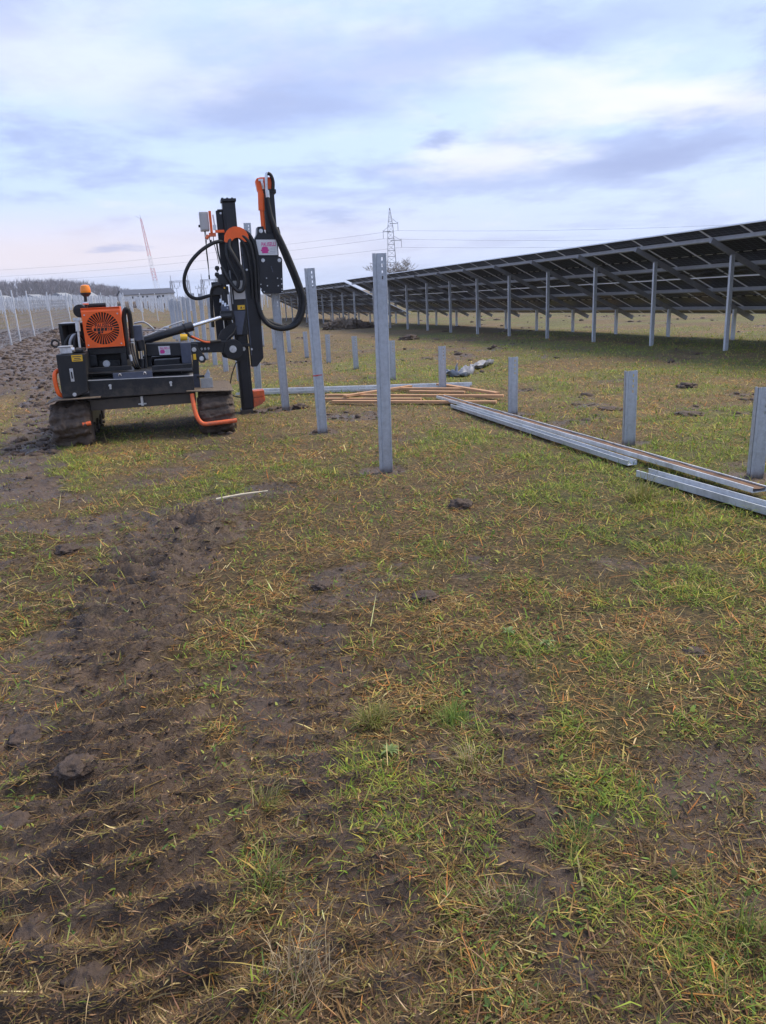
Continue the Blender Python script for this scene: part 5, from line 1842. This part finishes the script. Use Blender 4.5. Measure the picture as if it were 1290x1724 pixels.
def mound(x, y, rad, sq, label, mat, seed):
    o = obj('earth_mound', lump('earth_mound', rad, sq, seed, 4, .22, 2.2), mat)
    o.location = (x, y, H(x, y) - rad * sq * .12)
    o.scale = (1.5, 1, 1)
    tag(o, label, 'earth mound', 'earth mounds before the white building')


mound(-52, 170, 4.2, .34, 'brown earth mound before the white building', 'dry_mud', 3)
mound(-46.5, 168, 3.8, .30, 'dark earth mound right of the brown one', 'wet_mud', 8)


def fence():
    pts = [(-15.9, 33.5), (-16.8, 36.8), (-17.7, 39.8), (-19.0, 44.6), (-21.3, 53.0), (-24.4, 64.5), (-22.6, 67.5), (-21.4, 69.5), (-20.5, 71.2), (-19.6, 72.8), (-18.6, 74.0), (-17.4, 75.2), (-16.2, 76.2), (-14.8, 77.0)]
    t = thing('wire_fence', 'wire mesh fence on thin pale leaning posts behind the pile driver', 'fence', (-17.7, 39.8, H(-17.7, 39.8)))
    o0 = t.location
    tops = []
    for i, (x, y) in enumerate(pts):
        b = Vector((x, y, H(x, y))) - o0
        tp_ = b + Vector((-.08 + random.uniform(-.06, .06), random.uniform(-.05, .05), 2.45))
        tops.append((b, tp_))
        MB().cyl(b - Vector((0, 0, .3)), tp_, .038, seg=8).build('fence_post', 'bright_galvanised', t)
    mb = MB()
    for (b0, t0), (b1, t1) in zip(tops[:-1], tops[1:]):
        n = max(4, int((b1 - b0).length / .32))
        for k in range(n):
            f, g = k / n, min(1, (k + 5) / n)
            if g - f > 0:
                top_f = (g - f) * n / 5
                mb.bar(b0.lerp(b1, f), t0.lerp(t1, g) * .8 * top_f + b0.lerp(b1, g) * (1 - .8 * top_f), .010)
                mb.bar(b0.lerp(b1, g), t0.lerp(t1, f) * .8 * top_f + b0.lerp(b1, f) * (1 - .8 * top_f), .010)
        for z in (.04, .28, .52, .76):
            mb.bar(b0.lerp(t0, z), b1.lerp(t1, z), .008)
    mb.build('wire_mesh', 'lattice_steel', t)


fence()
o = MB().cyl((0, 0, -.3), (-.12, 0, 1.25), .13, .10, 8).build('wooden_post', 'post_wood', None, 0)
o.location = (-18.0, 38.0, H(-18.0, 38.0))
tag(o, 'dark stubby wooden post at the left edge before the fence', 'post')


def far_wood():
    """leafless wood along the horizon at the left"""
    rnd = np.random.default_rng(5)
    V, Fc = [], []
    n = 0
    for i in range(900):
        x = rnd.uniform(-420, -165)
        y = 560 + rnd.uniform(0, 90)
        e = (x + 168) / -60.0
        h = (17.0 + rnd.uniform(-1.5, 1.2)) * min(1, max(.35, .35 + .65 * e))
        z0 = float(hf(x, y))
        ntw = 34
        bz = rnd.uniform(0, .75, ntw) ** .8 * h
        a = rnd.uniform(0, 6.28, ntw)
        L = h * rnd.uniform(.16, .34, ntw)
        bx_ = x + rnd.normal(0, .5, ntw)
        dx, dy, dz = np.cos(a) * .5, np.sin(a) * .5, rnd.uniform(.5, 1.1, ntw)
        w = rnd.uniform(.10, .28, ntw)
        for k in range(ntw):
            p0 = (bx_[k] - w[k], y, z0 + bz[k])
            p1 = (bx_[k] + w[k], y + w[k], z0 + bz[k])
            p2 = (bx_[k] + dx[k] * L[k], y + dy[k] * L[k], min(z0 + h, z0 + bz[k] + dz[k] * L[k]))
            V += [p0, p1, p2]
            Fc.append((n, n + 1, n + 2))
            n += 3
    me = np_mesh('far_wood', np.array(V), np.array(Fc))
    o = obj('far_wood', me, 'far_bark')
    tag(o, 'dark leafless wood along the horizon at the far left', 'wood', kind='stuff')


far_wood()


# ------------------------------------------------------------------ grass, straw and small clods
def blades(name, X, Y, Z, L, Wd, lean, curv, col, label, cat):
    n = len(X)
    az_ = RNG.uniform(0, 2 * np.pi, n)
    hx, hy = np.cos(az_), np.sin(az_)
    l1 = lean
    l2 = np.clip(lean + curv, 0, 1.75)
    tw = RNG.uniform(-.6, .6, n)
    sx, sy = -np.sin(az_ + tw), np.cos(az_ + tw)
    b = np.stack([X, Y, Z], -1)
    s = np.stack([sx, sy, np.zeros(n)], -1) * (Wd / 2)[:, None]
    m = b + np.stack([hx * np.sin(l1), hy * np.sin(l1), np.cos(l1)], -1) * (L * .5)[:, None]
    t = m + np.stack([hx * np.sin(l2), hy * np.sin(l2), np.cos(l2)], -1) * (L * .5)[:, None]
    # keep the tips on or above the soil they lie on
    t[:, 2] = np.maximum(t[:, 2], Z + 0.004)
    V = np.stack([b - s, b + s, m - s * .85, m + s * .85, t], 1).reshape(-1, 3)
    o = np.arange(n)[:, None] * 5
    Fc = np.concatenate([o + np.array([[0, 1, 3]]), o + np.array([[0, 3, 2]]), o + np.array([[2, 3, 4]])], 0)
    me = np_mesh(name, V, Fc, np.repeat(col, 5, 0))
    ob = obj(name, me, 'blades')
    return tag(ob, label, cat, kind='stuff')


def polar(n, r0, r1, half=R(40), pw=0.0):
    u = RNG.uniform(0, 1, n)
    r_ = r0 * (r1 / r0) ** u
    a = RNG.uniform(-1, 1, n) * np.arctan(math.tan(half) * .93 + 0.85 / r_)
    return r_ * np.sin(a), r_ * np.cos(a), r_


def pick(pal, idx, jit=0.22):
    c_ = np.array(pal)[idx]
    k = RNG.normal(1, jit, (len(idx), 1))
    h = RNG.normal(1, 0.07, (len(idx), 3))
    return np.clip(c_ * np.array([1.34, 1.30, 1.12]) * np.clip(k, .4, 1.8) * h, 0.004, 0.8)


def clumpy(x, y, seed, f=6.0):
    return fbm(x * f, y * f, 3, seed)


GREEN = [(0.155, 0.215, 0.038), (0.105, 0.160, 0.034), (0.235, 0.250, 0.055), (0.310, 0.285, 0.080), (0.085, 0.130, 0.045), (0.19, 0.27, 0.035)]
DEAD = [(0.40, 0.275, 0.115), (0.28, 0.185, 0.075), (0.50, 0.39, 0.21), (0.33, 0.150, 0.050), (0.23, 0.165, 0.095), (0.13, 0.088, 0.048), (0.37, 0.30, 0.085)]


def scatter_grass():
    # short green blades
    n = 720000
    x, y, r_ = polar(n, 1.0, 34)
    z, mud, grn, st = surf(x, y)
    cl = clumpy(x, y, 301)
    p = (1 - np.clip(mud * 1.4, 0, .985)) * np.clip(0.20 + 2.6 * (cl - .38), 0.04, 1) * (0.22 + 0.80 * grn) * (1 + 0.7 * sstep((r_ - 3) / 4))
    k = RNG.uniform(0, 1, n) < p
    x, y, z, r_, grn, cl = x[k], y[k], z[k], r_[k], grn[k], cl[k]
    n = len(x)
    sc = np.clip(0.75 + r_ / 9.0, 0.9, 3.0)
    L = RNG.gamma(4, 0.0102, n) * np.clip(.6 + 1.2 * (cl - .3), .5, 1.3) * np.clip(sc, .9, 1.7)
    Wd = RNG.gamma(6, 0.00054, n) * sc
    lean = np.clip(RNG.normal(1.02, 0.32, n), 0.15, 1.5)
    curv = RNG.normal(0.45, 0.35, n)
    idx = np.where(RNG.uniform(0, 1, n) < grn * .75, RNG.choice(len(GREEN), n, p=[.26, .08, .26, .18, .02, .20]), RNG.choice(len(GREEN), n, p=[.24, .28, .12, .08, .24, .04]))
    blades('green_grass', x, y, z - .003, L, Wd, lean, curv, pick(GREEN, idx), 'short green grass blades growing across the field', 'grass')
    # dead grass and straw, matted flat
    n = 780000
    x, y, r_ = polar(n, 1.0, 34)
    z, mud, grn, st = surf(x, y)
    rd = surf.ridge
    cl = clumpy(x, y, 401, 5.0)
    p = (1 - np.clip(mud * 1.15, 0, .88)) * np.clip(0.35 + 2.2 * (cl - .38), 0.08, 1) * (0.45 + 0.55 * st) * (1 - .35 * grn)
    k = RNG.uniform(0, 1, n) < p
    x, y, z, r_, st, mud = x[k], y[k], z[k], r_[k], st[k], mud[k]
    n = len(x)
    sc = np.clip(0.75 + r_ / 9.0, 0.9, 3.0)
    L = RNG.gamma(2.4, 0.0185, n) * np.clip(sc, .9, 1.6)
    Wd = RNG.gamma(5, 0.00055, n) * sc
    lean = np.clip(RNG.normal(1.38, 0.16, n), 0.6, 1.57)
    curv = RNG.normal(0.1, 0.25, n)
    mid = sstep((r_ - 5) / 6)
    base = np.array([.12, .21, .05, .13, .19, .27, .03])
    far_ = np.array([.22, .20, .07, .25, .07, .07, .12])
    u = RNG.uniform(0, 1, n)
    i1 = RNG.choice(len(DEAD), n, p=base)
    i2 = RNG.choice(len(DEAD), n, p=far_)
    idx = np.where(u < mid, i2, i1)
    col = pick(DEAD, idx, .3)
    muddy = RNG.uniform(0, 1, n) < np.clip(mud * 1.4, 0, .9)
    col = np.where(muddy[:, None], col * .42, col)
    blades('dead_grass', x, y, z + .002, L, Wd, lean, curv, col, 'flattened dead grass and straw lying over the field', 'dead grass')
    # trampled brown litter pressed into the mud, thickest on the ridges between tread prints
    n = 480000
    x, y, r_ = polar(n, 1.0, 16)
    z, mud, grn, st = surf(x, y)
    rd = surf.ridge
    cl = clumpy(x, y, 501, 7.0)
    k = RNG.uniform(0, 1, n) < np.clip(mud * 1.4, .14, 1) * np.clip(3.0 * (cl - .36) + 2.2 * rd, 0.06, 1)
    x, y, z, r_ = x[k], y[k], z[k], r_[k]
    n = len(x)
    L = RNG.gamma(2.2, 0.0125, n)
    Wd = RNG.gamma(5, 0.00058, n) * np.clip(.75 + r_ / 9, 1, 2)
    idx = RNG.choice(5, n, p=[.34, .16, .36, .10, .04])
    col = pick([(0.135, 0.092, 0.054), (0.23, 0.160, 0.085), (0.090, 0.060, 0.040), (0.18, 0.155, 0.055), (0.38, 0.285, 0.165)], idx)
    blades('trampled_litter', x, y, z + .002, L, Wd, np.clip(RNG.normal(1.32, .2, n), .5, 1.57), RNG.normal(.1, .35, n), col, 'brown plant litter pressed into the wet ruts', 'plant litter')
    # small rounded leaves of clover and plantain low in the sward
    n = 90000
    x, y, r_ = polar(n, 1.0, 14)
    z, mud, grn, st = surf(x, y)
    cl = clumpy(x, y, 601, 2.6)
    k = RNG.uniform(0, 1, n) < (1 - np.clip(mud * 1.5, 0, .98)) * np.clip(3.5 * (cl - .46), 0.0, .8)
    x, y, z, r_ = x[k], y[k], z[k], r_[k]
    n = len(x)
    L = RNG.gamma(6, 0.0027, n) * np.clip(.8 + r_ / 10, .9, 2)
    col = pick([(0.10, 0.155, 0.040), (0.155, 0.205, 0.045), (0.075, 0.12, 0.045), (0.20, 0.22, 0.06)], RNG.choice(4, n))
    blades('small_leaves', x, y, z + .004, L, L * RNG.uniform(.28, .55, n), np.clip(RNG.normal(1.1, .25, n), .4, 1.5), RNG.normal(.3, .2, n), col, 'small leaves of clover and other herbs low in the grass', 'ground cover')


scatter_grass()


def scatter_clods():
    """crumbs and small clods of soil in the ruts and along the churned strip"""
    def ico_arrays(sub):
        ico = bmesh.new()
        bmesh.ops.create_icosphere(ico, subdivisions=sub, radius=1.0)
        v_ = np.array([v.co[:] for v in ico.verts])
        f_ = np.array([[v.index for v in f.verts] for f in ico.faces])
        ico.free()
        return v_, f_
    for nm, n, r0, r1, smin, smax, half, lab in (('soil_crumbs', 2600, 1.1, 12, .003, .017, R(42), 'small crumbs of wet soil in the ruts'),
                                                 ('churned_clods', 15000, 10, 60, .015, .12, R(46), 'churned clods of soil along the fence and crawler path')):
        bv, bf = ico_arrays(1)
        x, y, r_ = polar(n * 4, r0, r1, half)
        z, mud, g_, s_ = surf(x, y)
        k = RNG.uniform(0, 1, len(x)) < np.clip((mud - .3) * 1.6, 0.001, 1)
        x, y, z, r_ = x[k][:n], y[k][:n], z[k][:n], r_[k][:n]
        n = len(x)
        sz = smin + (smax - smin) * RNG.beta(1.2, 4.5, n)
        sz = sz * np.clip(r_ / (3 if nm == 'soil_crumbs' else 22), .8, 2.2)
        ph = RNG.uniform(0, 6.28, (n, 1, 3))
        jit = (1 + .38 * np.sin(bv[None] * 2.6 + ph).sum(-1, keepdims=True) / 1.7 + .12 * np.sin(bv[None] * 7.0 + ph * 2).sum(-1, keepdims=True) / 1.7) * RNG.uniform(.92, 1.08, (n, len(bv), 1))
        a = RNG.uniform(0, 6.28, n)
        B = bv[None] * jit * sz[:, None, None] * np.stack([RNG.uniform(.8, 1.6, n), np.ones(n), RNG.uniform(.5, .95, n)], -1)[:, None, :]
        ca, sa = np.cos(a)[:, None], np.sin(a)[:, None]
        V = np.stack([x[:, None] + B[..., 0] * ca - B[..., 1] * sa, y[:, None] + B[..., 0] * sa + B[..., 1] * ca, z[:, None] + B[..., 2] - (sz * .05)[:, None]], -1).reshape(-1, 3)
        Fc = (bf[None] + np.arange(n)[:, None, None] * len(bv)).reshape(-1, 3)
        o = obj(nm, np_mesh(nm, V, Fc), 'wet_mud')
        tag(o, lab, 'soil', kind='stuff')


scatter_clods()


def tuft(x, y, n, L, spread, pal, label, wid=0.004):
    rnd = np.random.default_rng(int(abs(x * 991 + y * 77)) + 3)
    a = rnd.uniform(0, 6.28, n)
    rr = rnd.uniform(0, 1, n) ** .7 * spread * .35
    bx_, by_ = rr * np.cos(a), rr * np.sin(a)
    a2 = a + rnd.normal(0, .5, n)
    ln = L * rnd.gamma(6, .14, n)
    l1 = np.clip(.15 + rr / (spread * .35) * .75 + rnd.normal(0, .35, n), .1, 1.5)
    l2 = l1 + rnd.uniform(.2, .9, n)
    bias = rnd.uniform(0, 6.28)
    a2 = np.where(rnd.uniform(0, 1, n) < .45, bias + rnd.normal(0, .7, n), a2)
    h = np.stack([np.cos(a2), np.sin(a2)], -1)
    s = np.stack([-h[:, 1], h[:, 0], np.zeros(n)], -1) * wid / 2
    b = np.stack([bx_, by_, np.zeros(n)], -1)
    m = b + np.concatenate([h * np.sin(l1)[:, None], np.cos(l1)[:, None]], 1) * (ln * .5)[:, None]
    t = m + np.concatenate([h * np.sin(l2)[:, None], np.cos(l2)[:, None]], 1) * (ln * .5)[:, None]
    t[:, 2] = np.maximum(t[:, 2], .006)
    V = np.stack([b - s, b + s, m - s * .8, m + s * .8, t], 1).reshape(-1, 3)
    o0 = np.arange(n)[:, None] * 5
    Fc = np.concatenate([o0 + np.array([[0, 1, 3]]), o0 + np.array([[0, 3, 2]]), o0 + np.array([[2, 3, 4]])], 0)
    col = np.array(pal)[rnd.integers(0, len(pal), n)] * rnd.uniform(.65, 1.35, (n, 1))
    o = obj('grass_tuft', np_mesh('grass_tuft', V, Fc, np.repeat(col, 5, 0)), 'blades')
    o.location = (x, y, S(x, y) - .004)
    tag(o, label, 'grass tuft', 'single grass tufts')


YG = [(0.26, 0.27, 0.07), (0.34, 0.29, 0.11), (0.18, 0.22, 0.05), (0.40, 0.32, 0.15)]
GG = [(0.14, 0.22, 0.04), (0.19, 0.26, 0.06), (0.25, 0.28, 0.08), (0.11, 0.17, 0.04)]
SG = [(0.42, 0.33, 0.20), (0.33, 0.24, 0.14), (0.24, 0.18, 0.12), (0.45, 0.36, 0.22)]
tuft(-0.08, 2.82, 300, .085, .20, YG, 'yellow-green round grass tuft, left of the pair in the middle', .0028)
tuft(0.25, 2.80, 300, .075, .20, GG, 'bright green grass tuft, right of the pair in the middle', .0028)
tuft(0.28, 2.47, 190, .09, .20, SG + YG, 'straw-coloured grass tuft below the bright green one', .0028)
tuft(-0.40, 1.93, 120, .10, .26, GG + YG, 'long-bladed green tuft low in the left half', .0028)
tuft(-0.28, 1.58, 170, .11, .30, SG, 'dead straw tuft near the bottom edge left of centre', .0022)
tuft(0.32, 1.80, 120, .085, .24, GG + SG, 'grey-green tuft near the bottom right of centre', .0024)
tuft(0.90, 1.66, 170, .13, .30, GG + YG, 'large leaning grass tuft at the lower right edge', .0028)
tuft(0.55, 2.02, 140, .085, .26, GG, 'dense green tuft in the lower right field', .0026)
tuft(-0.47, 2.33, 140, .09, .18, YG, 'small tuft on the ridge between the ruts', .0026)
tuft(2.05, 5.9, 180, .20, .26, YG, 'bent pale tuft beside the clean steel channel', .005)


def weed(x, y, size, label, seed):
    """low rosette of toothed leaves"""
    rnd = random.Random(seed)
    t = thing('weed', label, 'weed', (x, y, S(x, y) + .006), rnd.uniform(0, 6), 'low broad-leaved weeds')
    for k in range(rnd.randint(9, 14)):
        a = k * 2.4 + rnd.uniform(-.3, .3)
        L = size * rnd.uniform(.35, 1.1)
        w = L * rnd.uniform(.18, .42)
        vs = []
        n = 7
        for i in range(n + 1):
            f = i / n
            ww = w * math.sin(math.pi * min(1, f * .92 + .06)) ** .8 * (.8 + .2 * (i % 2)) / 2
            z = .02 * math.sin(f * 2.6) * size / .08 + .004
            vs += [(f * L, -ww, z + .25 * ww), (f * L, 0, z), (f * L, ww, z + .25 * ww)]
        fs = []
        for i in range(n):
            b = i * 3
            fs += [(b, b + 3, b + 4, b + 1), (b + 1, b + 4, b + 5, b + 2)]
        o = MB().poly(vs, fs).build('leaf', 'leaf', t)
        o.rotation_euler = (0, rnd.uniform(-.15, .1), a)


wl = [(-0.02, 2.58, .045, 'leafy weed left of the straw-coloured tuft'), (0.60, 3.55, .06, 'broad bright weed in the right field'), (0.76, 3.42, .05, 'bright weed just right of the broad one')]
for i, a in enumerate(wl):
    weed(*a, seed=i + 3)


# ------------------------------------------------------------------ damp winter air
hz = MB().box((-2000, -2000, -2.2), (2000, 2000, 31)).build('haze', None)
m = bpy.data.materials.new('haze')
m.use_nodes = True
m.node_tree.nodes.clear()
vo = m.node_tree.nodes.new('ShaderNodeVolumePrincipled')
vo.inputs['Color'].default_value = (0.86, 0.90, 1.0, 1)
vo.inputs['Density'].default_value = 0.00032
vo.inputs['Anisotropy'].default_value = 0.2
mo = m.node_tree.nodes.new('ShaderNodeOutputMaterial')
m.node_tree.links.new(vo.outputs[0], mo.inputs['Volume'])
hz.data.materials.append(m)
tag(hz, 'thin damp haze over the whole field', 'haze', kind='stuff')
